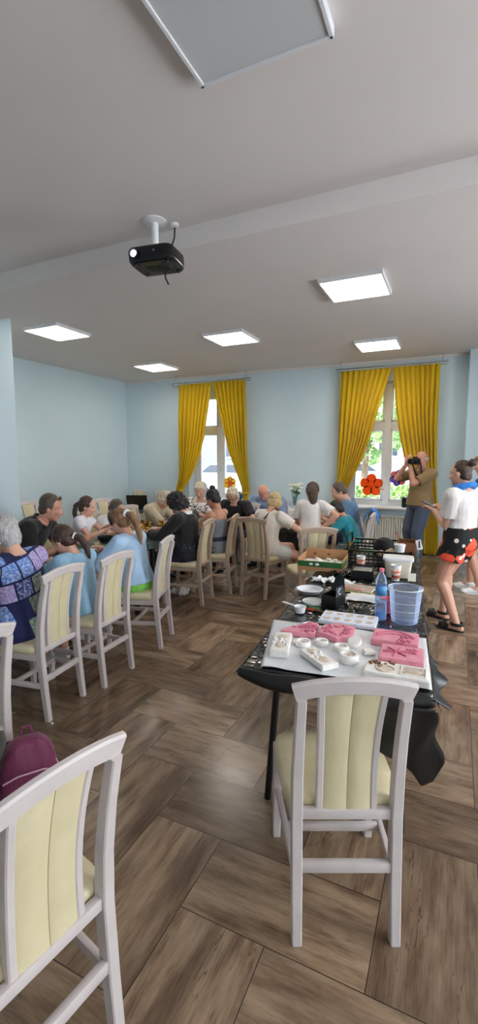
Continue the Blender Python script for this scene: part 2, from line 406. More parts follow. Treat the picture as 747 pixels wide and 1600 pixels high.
    def build(s, name, mat, parent=None, smooth=35, mods=(), voxel=None, sm=3, disp=None, loc=None, rz=0):
        me = s.mesh(name)
        o = bpy.data.objects.new(name, me); COL.objects.link(o)
        if voxel:
            md = o.modifiers.new('r', 'REMESH'); md.mode = 'VOXEL'; md.voxel_size = voxel
            if sm: d2 = o.modifiers.new('s', 'SMOOTH'); d2.factor = .5; d2.iterations = sm
        for f in mods: f(o)
        if len(o.modifiers):
            dg = bpy.context.evaluated_depsgraph_get(); dg.update()
            nm = bpy.data.meshes.new_from_object(o.evaluated_get(dg)); o.modifiers.clear(); o.data = nm
            bpy.data.meshes.remove(me); nm.name = name; me = nm
        if disp: disp(me)
        mats = mat if isinstance(mat, (list, tuple)) else [mat]
        me.materials.clear()
        for m_ in mats: me.materials.append(m_)
        if smooth:
            me.polygons.foreach_set('use_smooth', [True]*len(me.polygons))
            if smooth < 180 and not voxel: me.set_sharp_from_angle(angle=R(smooth))
        if parent is not None: o.parent = parent
        if loc is not None: o.location = loc
        if rz: o.rotation_euler = (0, 0, R(rz))
        return o
def solid(th):
    def f(o):
        m = o.modifiers.new('so', 'SOLIDIFY'); m.thickness = th; m.offset = 0
    return f
def subsurf(n):
    def f(o):
        m = o.modifiers.new('ss', 'SUBSURF'); m.levels = n; m.render_levels = n
    return f
def tag(o, label, cat, group=None, kind=None):
    o['label'] = label; o['category'] = cat
    if group: o['group'] = group
    if kind: o['kind'] = kind
    return o
def thing(name, label, cat, loc=(0, 0, 0), rz=0, group=None):
    o = bpy.data.objects.new(name, None); o.empty_display_size = .1; COL.objects.link(o)
    o.location = loc; o.rotation_euler = (0, 0, R(rz)); return tag(o, label, cat, group)
def struct(o): o['kind'] = 'structure'; return o
def dup(root, loc, rz, label, group=None):
    r = root.copy(); COL.objects.link(r); r.location = loc; r.rotation_euler = (0, 0, R(rz)); r['label'] = label
    if group: r['group'] = group
    for ch in list(root.children):
        c = ch.copy(); COL.objects.link(c); c.parent = r
        for g in ch.children:
            d = g.copy(); COL.objects.link(d); d.parent = c
    return r

# ------------------------------------------------------------------ room shell
XL, XN, XR, YB, YF, ZC = -6.85, -5.03, 2.9, 8.6, -2.6, 3.35
struct(MB().box(((XL+XR)/2, (YB+YF)/2, -.05), (XR-XL+1, YB-YF+1.2, .1), 0).build('floor', M['floor'], smooth=0))
struct(MB().box(((XL+XR)/2, (YB+YF)/2, ZC+.1), (XR-XL+1.2, YB-YF+1.6, .2), 0).build('ceiling', M['ceiling'], smooth=0))
struct(MB().box(((XN+XR)/2, 3.455, ZC-.075+.001), (XR-XN, .65, .152), .004).build('trim_1', M['ceiling'], smooth=0))   # dropped beam
struct(MB().box((XL-.15, (4.16+YB)/2, ZC/2), (.3, YB-4.16+.6, ZC), 0).build('wall_left', M['wall'], smooth=0))
struct(MB().box(((XN+XL-.3)/2, (YF+4.16)/2, ZC/2), (XN-XL+.3, 4.16-YF, ZC), .01).build('wall_near_left', M['wall'], smooth=0))
# back wall with two openings
WZ0, WZ1, WT = .78, 3.0, .42
WINS = [(-4.56, .655), (-1.17, .72)]
m = MB(); xs = [XL-.3]
for c, h in WINS: xs += [c-h, c+h]
xs += [XR+.2]
for a in range(0, len(xs), 2): m.box(((xs[a]+xs[a+1])/2, YB+WT/2, ZC/2), (xs[a+1]-xs[a], WT, ZC), 0)
for c, h in WINS:
    m.box((c, YB+WT/2, WZ0/2), (2*h, WT, WZ0), 0); m.box((c, YB+WT/2, (WZ1+ZC)/2), (2*h, WT, ZC-WZ1), 0)
struct(m.build('wall_back', M['wall'], smooth=0))
struct(MB().box(((.1+XR)/2, 8.46, ZC/2), (XR-.1, .28, ZC), .012).build('wall_pilaster', M['wall'], smooth=0))
struct(MB().box(((XN+XR)/2, YF-.1, ZC/2), (XR-XN+.4, .2, ZC), 0).build('wall_front', M['wall'], smooth=0))
# right wall with three tall windows (out of frame, they light the room)
RW = [(-1.0, .65), (1.6, .65), (4.6, .65)]
m = MB(); ys = [YF-.2]
for c, h in RW: ys += [c-h, c+h]
ys += [YB+.2]
for a in range(0, len(ys), 2): m.box((XR+.15, (ys[a]+ys[a+1])/2, ZC/2), (.3, ys[a+1]-ys[a], ZC), 0)
for c, h in RW:
    m.box((XR+.15, c, .4), (.3, 2*h, .8), 0); m.box((XR+.15, c, (2.9+ZC)/2), (.3, 2*h, ZC-2.9), 0)
struct(m.build('wall_right', M['wall'], smooth=0))
# cornice strip
struct(MB().box(((XL+.1)/2, YB-.015, ZC-.02), (.1-XL, .03, .04), .006).build('trim_2', M['ceiling'], smooth=0))
struct(MB().box(((XL+.1)/2, YB-.008, .04), (.1-XL, .016, .08), .003).build('baseboard_back', M['brownwood'], smooth=0))
struct(MB().box((XL+.008, (4.16+YB)/2, .04), (.016, YB-4.16, .08), .003).build('baseboard_left', M['brownwood'], smooth=0))

def window(n, c, half, y):
    """white upvc window: two lower casements, two upper lights, transom and mullion"""
    fr = MB(); z0, z1, zt = WZ0+.02, WZ1, 2.24; h = half
    for sx in (-1, 1): fr.box((c+sx*(h-.035), y, (z0+z1)/2), (.07, .075, z1-z0), .006)
    for z, hh in ((z0+.035, .07), (z1-.035, .07), (zt, .12)): fr.box((c, y, z), (2*h, .075, hh), .006)
    fr.box((c, y-.006, (z0+z1)/2), (.10, .085, z1-z0-.02), .006)
    for sx in (-1, 1):      # sashes
        for a, b in ((z0+.07, zt-.06), (zt+.06, z1-.07)):
            x0, x1 = (c+.05, c+h-.07) if sx > 0 else (c-h+.07, c-.05)
            for xx in (x0+.02, x1-.02): fr.box((xx, y-.01, (a+b)/2), (.045, .07, b-a), .006)
            for zz in (a+.02, b-.02): fr.box(((x0+x1)/2, y-.01, zz), (x1-x0, .07, .045), .006)
    o = struct(fr.build('window_%d' % n, M['upvc'], smooth=0))
    for sx in (-1, 1):
        for a, b in ((z0+.09, zt-.08), (zt+.08, z1-.09)):
            MB().box((c+sx*(h/2+.0), y, (a+b)/2), (h-.16, .008, b-a), 0).build('pane', M['pane'], o, smooth=0)
    hd = MB().box((c+.01, y-.055, 1.45), (.025, .02, .05), .004).bar((c+.01, y-.07, 1.46), (c+.01, y-.07, 1.33), .018, .014).build('window_handle', M['white'], o)
    sl = MB().box((c, YB+.04, WZ0-.002), (2*half+.10, .46, .035), .008).build('window_sill', M['white'], o, smooth=0)
    return o
for i, (c, h) in enumerate(WINS): window(i+1, c, h-.06, 8.86)
for i, (c, h) in enumerate(RW):      # windows of the right wall
    fr = MB(); x = XR+.2
    for s in (-1, 1): fr.box((x, c+s*(h-.035), 1.85), (.07, .07, 2.1), .006)
    for z in (.835, 2.2, 2.865): fr.box((x, c, z), (.07, 2*h, .07), .006)
    fr.box((x, c, 1.85), (.08, .09, 2.1), .006)
    struct(fr.build('window_%d' % (i+3), M['upvc'], smooth=0))
# fill the reveal beside the frame
m = MB()
for c, h in WINS:
    for sx in (-1, 1): m.box((c+sx*(h-.03), 8.9, (WZ0+WZ1)/2), (.07, .10, WZ1-WZ0), 0)
struct(m.build('trim_3', M['white'], smooth=0))

# ------------------------------------------------------------------ dining chair
def chair_proto():
    t = thing('dining_chair', '', 'chair')
    wd = M['chairwood']
    for sx in (-1, 1):
        # rear post with raked back
        pth = [(sx*.168, -.245, 0), (sx*.168, -.222, .22), (sx*.169, -.205, .44), (sx*.169, -.212, .60), (sx*.168, -.235, .75), (sx*.167, -.268, .895)]
        MB().sweep(pth, [.034, .037, .038, .037, .035, .033], [.036, .042, .046, .042, .038, .034]).build('leg', wd, t)
        MB().sweep([(sx*.20, .215, 0), (sx*.198, .205, .43)], [.032, .040], [.034, .042]).build('leg', wd, t)
    # arched top rail
    P = []; N = 15
    for i in range(N):
        u = -1+2*i/(N-1)
        P.append((u*.190, -.264+.012*u*u-.012, .913+.030*(1-u*u)))
    MB().sweep(P, .024, [.058+.006*abs(-1+2*i/(N-1)) for i in range(N)], side=(0, 1, .22), ch=.006).build('top_rail', wd, t)
    # curved inner stiles and upholstered panel
    zs = [.455+.455*i/10 for i in range(11)]
    def yb(z): q = (z-.44)/.5; return -.198-.062*q*q+.010*math.sin(q*PI)
    def xb(z): q = (z-.44)/.5; return .081+.010*q-.006*math.sin(q*PI)
    for sx in (-1, 1):
        MB().sweep([(sx*(xb(z)+.012), yb(z), z) for z in zs], .023, .030).build('back_stile', wd, t)
    g = MB(); rings = []
    for z in zs:
        x = xb(z)+.002; y = yb(z); r = []
        for a in (-1, -.9, -.5, -.04, 0, .04, .5, .9, 1): r.append((x*a, y-.010-(.007*(1-a**8))+(.0022 if a == 0 else 0), z))
        for a in (1, .9, .5, 0, -.5, -.9, -1): r.append((x*a, y+.010+(.014*(1-a*a)), z))
        rings.append(r)
    g.loft(rings); pn = g.build('back_panel', M['leather'], t, 60)
    MB().tube([(0, yb(z)-.0152, z) for z in zs], .0016, 5).build('seam', M['seam'], pn)
    MB().bar((-.158, -.205, .452), (.158, -.205, .452), .026, .036, (0, 1, 0)).build('back_rail', wd, t)
    MB().bar((-.158, -.222, .268), (.158, -.222, .268), .024, .038, (0, 1, 0)).build('stretcher', wd, t)
    for sx in (-1, 1): MB().bar((sx*.170, -.215, .225), (sx*.198, .205, .225), .022, .034, (1, 0, 0)).build('stretcher', wd, t)
    MB().bar((-.19, .0, .225), (.19, .0, .225), .022, .030, (0, 1, 0)).build('stretcher', wd, t)
    fr = MB()
    for sx in (-1, 1): fr.bar((sx*.172, -.20, .415), (sx*.200, .21, .415), .022, .05, (1, 0, 0))
    fr.bar((-.195, .215, .415), (.195, .215, .415), .022, .05, (0, 1, 0))
    fr.build('seat_frame', wd, t)
    # cushion: rounded trapezoid, puffed
    def outline(sc, z):
        r = []
        for k in range(32):
            a = 2*PI*k/32; cx = math.copysign(abs(math.cos(a))**.35, math.cos(a)); cy = math.copysign(abs(math.sin(a))**.35, math.sin(a))
            y = cy*.222*sc+.012; w = (.202+.022*(cy+1)/2)*sc
            if y < -.175: y = -.175-(-.175-y)*.3
            r.append((cx*w, y, z))
        return r
    MB().loft([outline(.97, .436), outline(1.0, .446), outline(1.005, .462), outline(.985, .478), outline(.93, .489), outline(.75, .496), outline(.4, .499), outline(.08, .5)]).build('seat', M['leather'], t, 60)
    return t
CH = chair_proto()
CHAIRS = [  # (x, y, rot, label)
 (-.372, 1.655, 25, 'whitewashed chair with cream back panel standing at the end of the black table', None),
 (-1.05, .745, 81, 'large whitewashed chair nearest the viewer at the lower left corner', None),
 (-2.0, 1.18, 84, 'chair cut by the left edge, its post showing above a maroon backpack', None),
 (-2.52, 2.13, 96, 'chair under the grey haired woman in patchwork tunic', None),
 (-2.49, 2.633, 93, 'chair under the girl in pale blue shirt with low brown ponytail', None),
 (-2.55, 3.32, 107, 'chair under the girl with black headband and lime green shorts', None),
 (-2.79, 4.54, 99, 'chair under the woman in black cardigan with dark curly hair', None),
 (-2.72, 5.08, 103, 'chair under the woman with dark hair bun and bare shoulders', None),
 (-2.10, 5.20, -9, 'backlit beige chair under the blonde woman with brown shoulder strap, seen square from behind', None),
 (-1.37, 4.72, 33, 'empty backlit beige chair seen from behind next to the cardboard tray of the black table', None),
 (-5.95, 5.25, -90, 'empty chair at the far left by the wall, above the black shirted man', None),
 (-5.25, 6.15, -100, 'empty chair by the left wall, seen above the boy in white shirt', None),
 (-4.12, 3.93, -84, 'chair standing behind the little girl in white dress', None),
 (-4.12, 4.66, -96, 'chair under the boy in white shirt', None),
 (-4.10, 5.50, -90, 'chair under the older woman in beige blouse', None),
 (-3.98, 3.30, -82, 'chair under the man in black polo shirt with sunglasses on his head', None),
 (-6.32, 8.05, 180, 'empty chair against the back wall nearest the room corner', None),
 (-5.70, 8.10, 184, 'empty chair against the back wall beside the left curtain', None),
 (-3.58, 6.30, 178, 'chair under the woman in dotted blouse', None),
 (-2.95, 6.36, 176, 'chair under the woman in black polo shirt with glasses', None),
 (-2.70, 7.05, 180, 'chair under the bald man in grey blue shirt', None),
 (-1.20, 5.98, 90, 'chair under the boy in teal shirt', None),
 (-1.32, 6.68, 94, 'chair under the man in slate blue shirt with a bright blue cloth hung on it', None),
]
chair_objs = []
for i, (x, y, r, lb, gp) in enumerate(CHAIRS):
    if i == 0:
        o = CH; o.location = (x, y, 0); o.rotation_euler = (0, 0, R(r)); o['label'] = lb
    else: o = dup(CH, (x, y, 0), r, lb)
    o['group'] = 'whitewashed dining chairs around the tables'
    chair_objs.append(o)
    if 6 <= i <= 9:      # four backlit chairs, their browner shade put into the wood colour
        for c in o.children:
            if c.data.materials[0] == M['chairwood']:
                c.material_slots[0].link = 'OBJECT'; c.material_slots[0].material = M['chairwood_backlit']

# ------------------------------------------------------------------ tables
def film_top(name, x0, x1, y0, y1, z, drops, mat, parent, amp=.004, nx=60, ny=120, seed=0, th=.002):
    """a film lying on a table top and hanging over its edges; drops: (front, back, left, right) functions of 0..1"""
    g = MB(); vs = {}
    def P(u, v):   # u,v may leave 0..1
        x = x0+(x1-x0)*min(1, max(0, u)); y = y0+(y1-y0)*min(1, max(0, v)); zz = z
        n = mnoise.noise(Vector((x*5, y*3.2, seed)))+.6*mnoise.noise(Vector((x*11+3, y*5, seed+2)))
        return x, y, zz+amp*max(-.2, n)
    def fn(a, b):
        return P(a, b)
    g.grid(fn, nx, ny)
    def skirt(edge, drop, out, n):
        def f2(a, b):
            e = Vector(edge(a)); d = drop(a)
            wv = .012*math.sin(a*n*2.3+seed)+.008*math.sin(a*n*5.1+1)
            return (e.x+out[0]*(.004+b*.02+wv*b), e.y+out[1]*(.004+b*.02+wv*b), e.z-d*b)
        g.grid(f2, nx, 9)
    if drops[0]: skirt(lambda a: P(a, 0), drops[0], (0, -1), 9)
    if drops[1]: skirt(lambda a: P(a, 1), drops[1], (0, 1), 9)
    if drops[2]: skirt(lambda a: P(0, a), drops[2], (-1, 0), 16)
    if drops[3]: skirt(lambda a: P(1, a), drops[3], (1, 0), 16)
    return g.build(name, mat, parent, 180, mods=[solid(th)])

# black folding table with film (right)
TR = thing('work_table', 'long black table covered in shiny black film, running to the right of the room', 'table', (-.43, 1.805, 0), 5.4)
tt = MB()
tt.box((0, 1.62, .715), (.76, 3.2, .03), .008)
tt.build('tabletop', M['blackmetal'], TR)
def tleg(x, y, dx, dy): return MB().tube([(x, y, .70), (x+dx, y+dy, .0)], .0165, 12).build('leg', M['blackmetal'], TR)
tleg(-.27, .20, -.045, -.02); tleg(.27, .20, .03, -.02); tleg(-.27, 3.0, -.045, .02); tleg(.27, 3.0, .03, .02)
for yy in (.20, 3.0): MB().bar((-.27, yy, .69), (.27, yy, .69), .03, .03, (0, 1, 0)).build('apron', M['blackmetal'], TR)
film = film_top('table_film', -.392, .392, 0, 3.24, .738, (None, lambda a: .12, lambda a: .035+.02*math.sin(a*9)**2, lambda a: .05+.04*math.sin(a*7)**2), M['foil'], TR, .006, 50, 150, 3)
# rolled front lip of film and the torn flap hanging at the front right corner
g = MB(); 
def lip(a, b):
    x = -.40+.80*a; ang = b*PI*.95
    rr = .030+.012*math.sin(a*PI)-.012*(abs(2*a-1)**6)
    return (x+.0, -.004-rr*math.sin(ang)*.9-.006*math.sin(a*11), .738-rr+rr*math.cos(ang)+.002*math.sin(a*23))
g.grid(lip, 50, 12); g.build('film_edge', M['foil_dark'], TR, 180, mods=[solid(.003)])
g = MB()
def flap(a, b):
    x = .02+.378*a; y0 = -.03-.004*math.sin(a*9)
    L = np.interp(a, [0, .12, .25, .45, .62, .72, .8, .9, 1.0], [.10, .16, .22, .26, .30, .36, .44, .41, .30])
    return (x+b*(.035*a+.005)+.012*math.sin(b*8+a*7), y0-.01*b-.025*math.sin(a*9+b*3)*b+.05*b*a, .705-L*.80*b)
g.grid(flap, 40, 24); g.build('film_flap', M['foil_dark'], TR, 180, mods=[solid(.0025)])
g = MB()
def flap2(a, b):
    y = -.02+.42*a; L = np.interp(a, [0, .15, .35, .6, 1], [.05, .07, .06, .05, .03])
    return (.398+.05*b+.02*math.sin(a*12)*b, y+.05*b*(1-a), .735-L*b)
g.grid(flap2, 30, 20); g.build('film_flap', M['foil_dark'], TR, 180, mods=[solid(.0025)])

def long_table(name, label, x0, x1, y0, y1, zt, mat, drop, legs, skirtmat=None):
    t = thing(name, label, 'table', ((x0+x1)/2, (y0+y1)/2, 0))
    hx, hy = (x1-x0)/2, (y1-y0)/2
    MB().box((0, 0, zt-.02), (2*hx-.02, 2*hy-.02, .03), .006).build('tabletop', M['brownwood'], t)
    for x, y in legs: MB().bar((x, y, 0), (x, y, zt-.03), .045, .045).build('leg', M['blackmetal'], t)
    film_top('table_cover', -hx, hx, -hy, hy, zt, (lambda a: drop, lambda a: drop, lambda a: drop+.02*math.sin(a*21)**2, lambda a: drop+.02*math.sin(a*17)**2), mat, t, .003, 30, 60, hash(name) % 7)
    return t
long_table('craft_table', 'long craft table with dark green cover along the left, people on both sides', -3.68, -2.93, .9, 3.98, .742, M['tabledark'], .05, [(-.32, 1.40), (.31, 1.42), (-.32, -1.3), (.31, -1.3), (.31, .1)])
long_table('craft_table', 'craft table with dark green cover between the beige blouse woman and the black cardigan woman', -3.68, -2.95, 3.99, 5.75, .742, M['tabledark'], .05, [(-.3, .75), (.3, .75), (-.3, -.7), (.3, -.7)])
long_table('craft_table', 'craft table with black skirt between the blonde woman and the teal shirted boy', -2.45, -1.62, 5.72, 6.62, .742, M['tabledark'], .05, [(-.35, .38), (.35, .38), (-.35, -.38), (.35, -.38)])
for c in list(COL.objects):
    if c.name.startswith('craft_table') and 'black skirt' in c.get('label', ''):
        g = MB()
        def sk(a, b): return (-.42+.84*a, -.462-.012*math.sin(a*40)*(.3+b), .70-.30*b)
        g.grid(sk, 80, 6); g.build('table_skirt', M['skirtblack'], c, 180, mods=[solid(.003)])
long_table('buffet_table', 'white covered table against the back wall holding cups and a vase of flowers', -3.85, -2.0, 7.72, 8.32, .76, M['paper'], .25, [(-.8, .2), (.8, .2), (-.8, -.2), (.8, -.2)])
long_table('laptop_table', 'low dark table by the left wall carrying an open laptop', -5.75, -4.85, 6.55, 7.15, .74, M['tabledark'], .04, [(-.38, .22), (.38, .22), (-.38, -.22), (.38, -.22)])

# ------------------------------------------------------------------ lamps, projector
def lamp(x, y, on, label, sx=.6, sy=.62):
    t = thing('ceiling_lamp', label, 'lamp', (x, y, ZC), 0, 'square ceiling panel lamps')
    f = MB()
    for s in (-1, 1):
        f.box((s*(sx/2-.008), 0, -.022), (.018, sy, .044), .003); f.box((0, s*(sy/2-.008), -.022), (sx, .018, .044), .003)
    f.build('frame', M['alu'], t, 0)
    MB().box((0, 0, -.032), (sx-.03, sy-.03, .008), .001).build('diffuser', M['lamp' if on else 'lampoff'], t, 0)
    return t
lamp(-4.93, 4.80, 1, 'lit ceiling panel lamp at far left, close to the pillar'); lamp(-5.12, 7.33, 1, 'lit ceiling panel lamp left of the left curtain, smallest of all')
lamp(-.99, 4.83, 1, 'lit ceiling panel lamp at upper right, largest of the lit ones'); lamp(-2.95, 6.05, 1, 'lit ceiling panel lamp in the middle of the ceiling'); lamp(-1.15, 7.34, 1, 'lit ceiling panel lamp just above the right curtains')
lamp(-.825, 1.70, 0, 'unlit ceiling panel lamp at the very top of the view'); lamp(1.7, 2.4, 1, 'added lit ceiling panel lamp near the right wall, out of view'); lamp(.9, -.9, 0, 'unlit ceiling panel lamp near the front wall')  # lit lamp near the right wall is added, unseen, to light moulds and near chair
P = thing('projector', 'black projector hanging from a white ceiling mount before the beam', 'projector', (-2.06, 2.965, ZC), 8)
PM = Matrix.Translation(P.location) @ Matrix.Rotation(R(8), 4, 'Z'); OX, OY = .08, -.135
MB().lathe([(.001, 0), (.085, 0), (.085, -.008), (.06, -.014), (.03, -.018)], n=28).build('ceiling_plate', M['white'], P)
MB().tube([(0, 0, -.01), (0, 0, -.26)], .026, 16).build('mount_pole', M['white'], P)
m = MB(); m.box((0, 0, -.268), (.10, .08, .012), .003)
for s in (-1, 1): m.box((s*.045, 0, -.25), (.008, .06, .05), .002)
m.build('mount_bracket', M['white'], P)
b = MB()
def rr(w, d, z, cx=0, cy=0):
    r = []
    for k in range(32):
        a = 2*PI*k/32; r.append((cx+math.copysign(abs(math.cos(a))**.28, math.cos(a))*w/2, cy+math.copysign(abs(math.sin(a))**.28, math.sin(a))*d/2, z))
    return [(p[0]+OX, p[1]+OY, p[2]) for p in r]
b.loft([rr(.30, .235, -.275), rr(.325, .255, -.285), rr(.33, .262, -.33), rr(.325, .258, -.365), rr(.30, .235, -.382)])
body = b.build('body', M['blackgloss'], P)
MB().lathe([(.034, -.004), (.036, .018), (.028, .020), (.026, .008), (.001, .006)], mat=Matrix.Translation((-.105+OX, -.128+OY, -.325)) @ Euler((R(90), 0, 0)).to_matrix().to_4x4()).build('lens_ring', M['black'], P)
MB().ell((-.105+OX, -.139+OY, -.325), (.023, .006, .023)).build('lens', emit('projector_lens_glow', (235, 230, 255), 3.0), P)
MB().ell((.04+OX, -.131+OY, -.318), (.007, .003, .007)).build('sensor_window', M['purple'], P)
g = MB()
for i in range(9): g.box((-.07+.0175*i+OX, .02+OY, -.384), (.006, .12, .004), .001)
g.lathe([(.04, -.384), (.04, -.379)], (.09+OX, -.04+OY, 0), 20); g.build('vent_grille', M['blackmetal'], P)
for x, y in ((-.12, -.09), (.12, -.09), (.12, .09), (-.12, .09)): MB().lathe([(.012, -.38), (.010, -.392)], (x+OX, y+OY, 0), 12).build('foot', M['black'], P)
MB().tube([PM.inverted() @ Vector(q) for q in ((-1.95, 3.06, ZC-.01), (-1.95, 3.05, ZC-.10), (-1.96, 3.0, ZC-.22), (-1.965, 2.95, ZC-.31), (-1.98, 2.97, ZC-.40), (-1.96, 2.98, ZC-.445))], .006, 8).build('cable', M['black'], P)
tag(MB().lathe([(.03, 0), (.03, -.02), (.012, -.028)], (-1.95, 3.06, ZC), 16).build('cable_outlet', M['white']), 'small white cable outlet on the ceiling beside the projector mount', 'outlet')

# ------------------------------------------------------------------ curtains
def interp(pts, z):
    pts = sorted(pts, key=lambda p: p[1]); return float(np.interp(z, [p[1] for p in pts], [p[0] for p in pts]))
def curtain(label, Lp, Rp, z0, z1, folds, seed, tie=None, y=8.43):
    g = MB(); nu, nv = folds*12, 70; rn = random.Random(seed); ph = [rn.uniform(-.5, .5) for _ in range(folds+2)]
    def f(a, b):
        z = z1+(z0-z1)*b
        xl, xr = interp(Lp, z), interp(Rp, z)
        w = xr-xl; u = a+.25*math.sin(a*PI*2+ph[0]*3)/folds*min(1, b*3)
        am = .020+.028*min(1, b*2.5); 
        am *= (1.1 if w > .4 else .9)
        k = a*folds*2*PI
        yy = am*math.sin(k+ph[int(a*folds)]*.4)+.010*math.sin(k*2.1+seed)*min(1, b*2)
        return (xl+w*u+.006*math.cos(k), y+yy-.03*math.sin(PI*min(1, b*1.1)), z)
    g.grid(f, nu, nv)
    t = tag(g.build('curtain', M['curtain'], None, 180, mods=[solid(.003)]), label, 'curtain', 'mustard yellow curtains')
    if tie:
        x0, x1, z = tie
        MB().tube([(x0+(x1-x0)*i/12+0, y-.075*math.sin(PI*i/12)-.01, z+.03*i/12) for i in range(13)], .016, 8).build('tieback', M['curtain'], t)
    return t
curtain('left panel of the left window curtains, swept aside to the lower left', [(-5.33, 3.19), (-5.33, 1.6), (-5.36, 1.2), (-5.44, .95), (-5.45, .78)], [(-4.56, 3.19), (-4.62, 2.66), (-4.70, 2.1), (-4.80, 1.75), (-4.94, 1.46), (-5.08, 1.2), (-5.27, .98), (-5.30, .78)], .78, 3.17, 8, 1, (-5.46, -5.24, .95))
curtain('right panel of the left window curtains, next to the window with a yellow flower', [(-4.56, 3.19), (-4.46, 2.8), (-4.34, 2.36), (-4.18, 1.78), (-3.99, 1.34), (-3.85, 1.0), (-3.86, .72)], [(-3.83, 3.19), (-3.77, 1.49), (-3.72, 1.02), (-3.76, .9), (-3.75, .72)], .72, 3.18, 8, 2, (-3.90, -3.70, .95))
curtain('left panel of the right window curtains, swept aside behind the slate shirted man', [(-1.95, 3.2), (-1.95, 2.04), (-1.97, 1.3), (-2.02, .90), (-2.03, .7)], [(-1.09, 3.2), (-1.20, 2.75), (-1.30, 2.39), (-1.41, 1.96), (-1.56, 1.55), (-1.76, 1.15), (-1.88, .9), (-1.88, .7)], .70, 3.18, 9, 3, (-2.04, -1.84, .95))
curtain('right panel of the right window curtains, hanging to the floor behind the photographer', [(-1.07, 3.2), (-.97, 2.38), (-.90, 2.02), (-.82, 1.67), (-.58, 1.07), (-.47, .6), (-.45, .03)], [(-.33, 3.2), (-.32, 2.24), (-.29, 1.19), (-.23, .45), (-.22, .03)], .03, 3.19, 9, 4)
def rod(label, x0, x1, z):
    t = thing('curtain_rod', label, 'curtain rod', ((x0+x1)/2, 8.43, z), 0, 'steel curtain rods')
    h = (x1-x0)/2
    MB().tube([(-h, 0, 0), (h, 0, 0)], .011, 12).build('rail', M['chrome'], t)
    MB().tube([(-h, .03, -.035), (h, .03, -.035)], .007, 10).build('rail', M['chrome'], t)
    for s in (-1, 1):
        MB().tube([(s*(h-.07), 0, -.04), (s*(h-.07), 0, ZC-z-.002)], .006, 8).lathe([(.022, ZC-z-.006), (.022, ZC-z-.001)], (s*(h-.07), 0, 0), 14).build('hanger', M['chrome'], t)
        MB().ell((s*h, 0, 0), (.018, .018, .018)).build('finial', M['chrome'], t)
rod('steel curtain rod over the left window', -5.47, -3.72, 3.20); rod('steel curtain rod over the right window', -2.02, -.22, 3.22)

# radiator under the right window
r = thing('radiator', 'white panel radiator below the right window', 'radiator', (-1.15, 8.53, .10))
m = MB(); m.box((0, .03, .26), (1.0, .02, .52), .004)
for i in range(25): m.box((-.48+.04*i, 0, .26), (.026, .05, .50), .010)
m.build('panel', M['radiator'], r)
MB().box((0, .0, .53), (1.02, .085, .02), .004).build('top_grille', M['radiator'], r)
MB().tube([(-.47, 0, 0), (-.47, 0, -.10)], .010, 8).build('pipe', M['white'], r); MB().tube([(.47, 0, 0), (.47, 0, -.10)], .010, 8).build('pipe', M['white'], r)
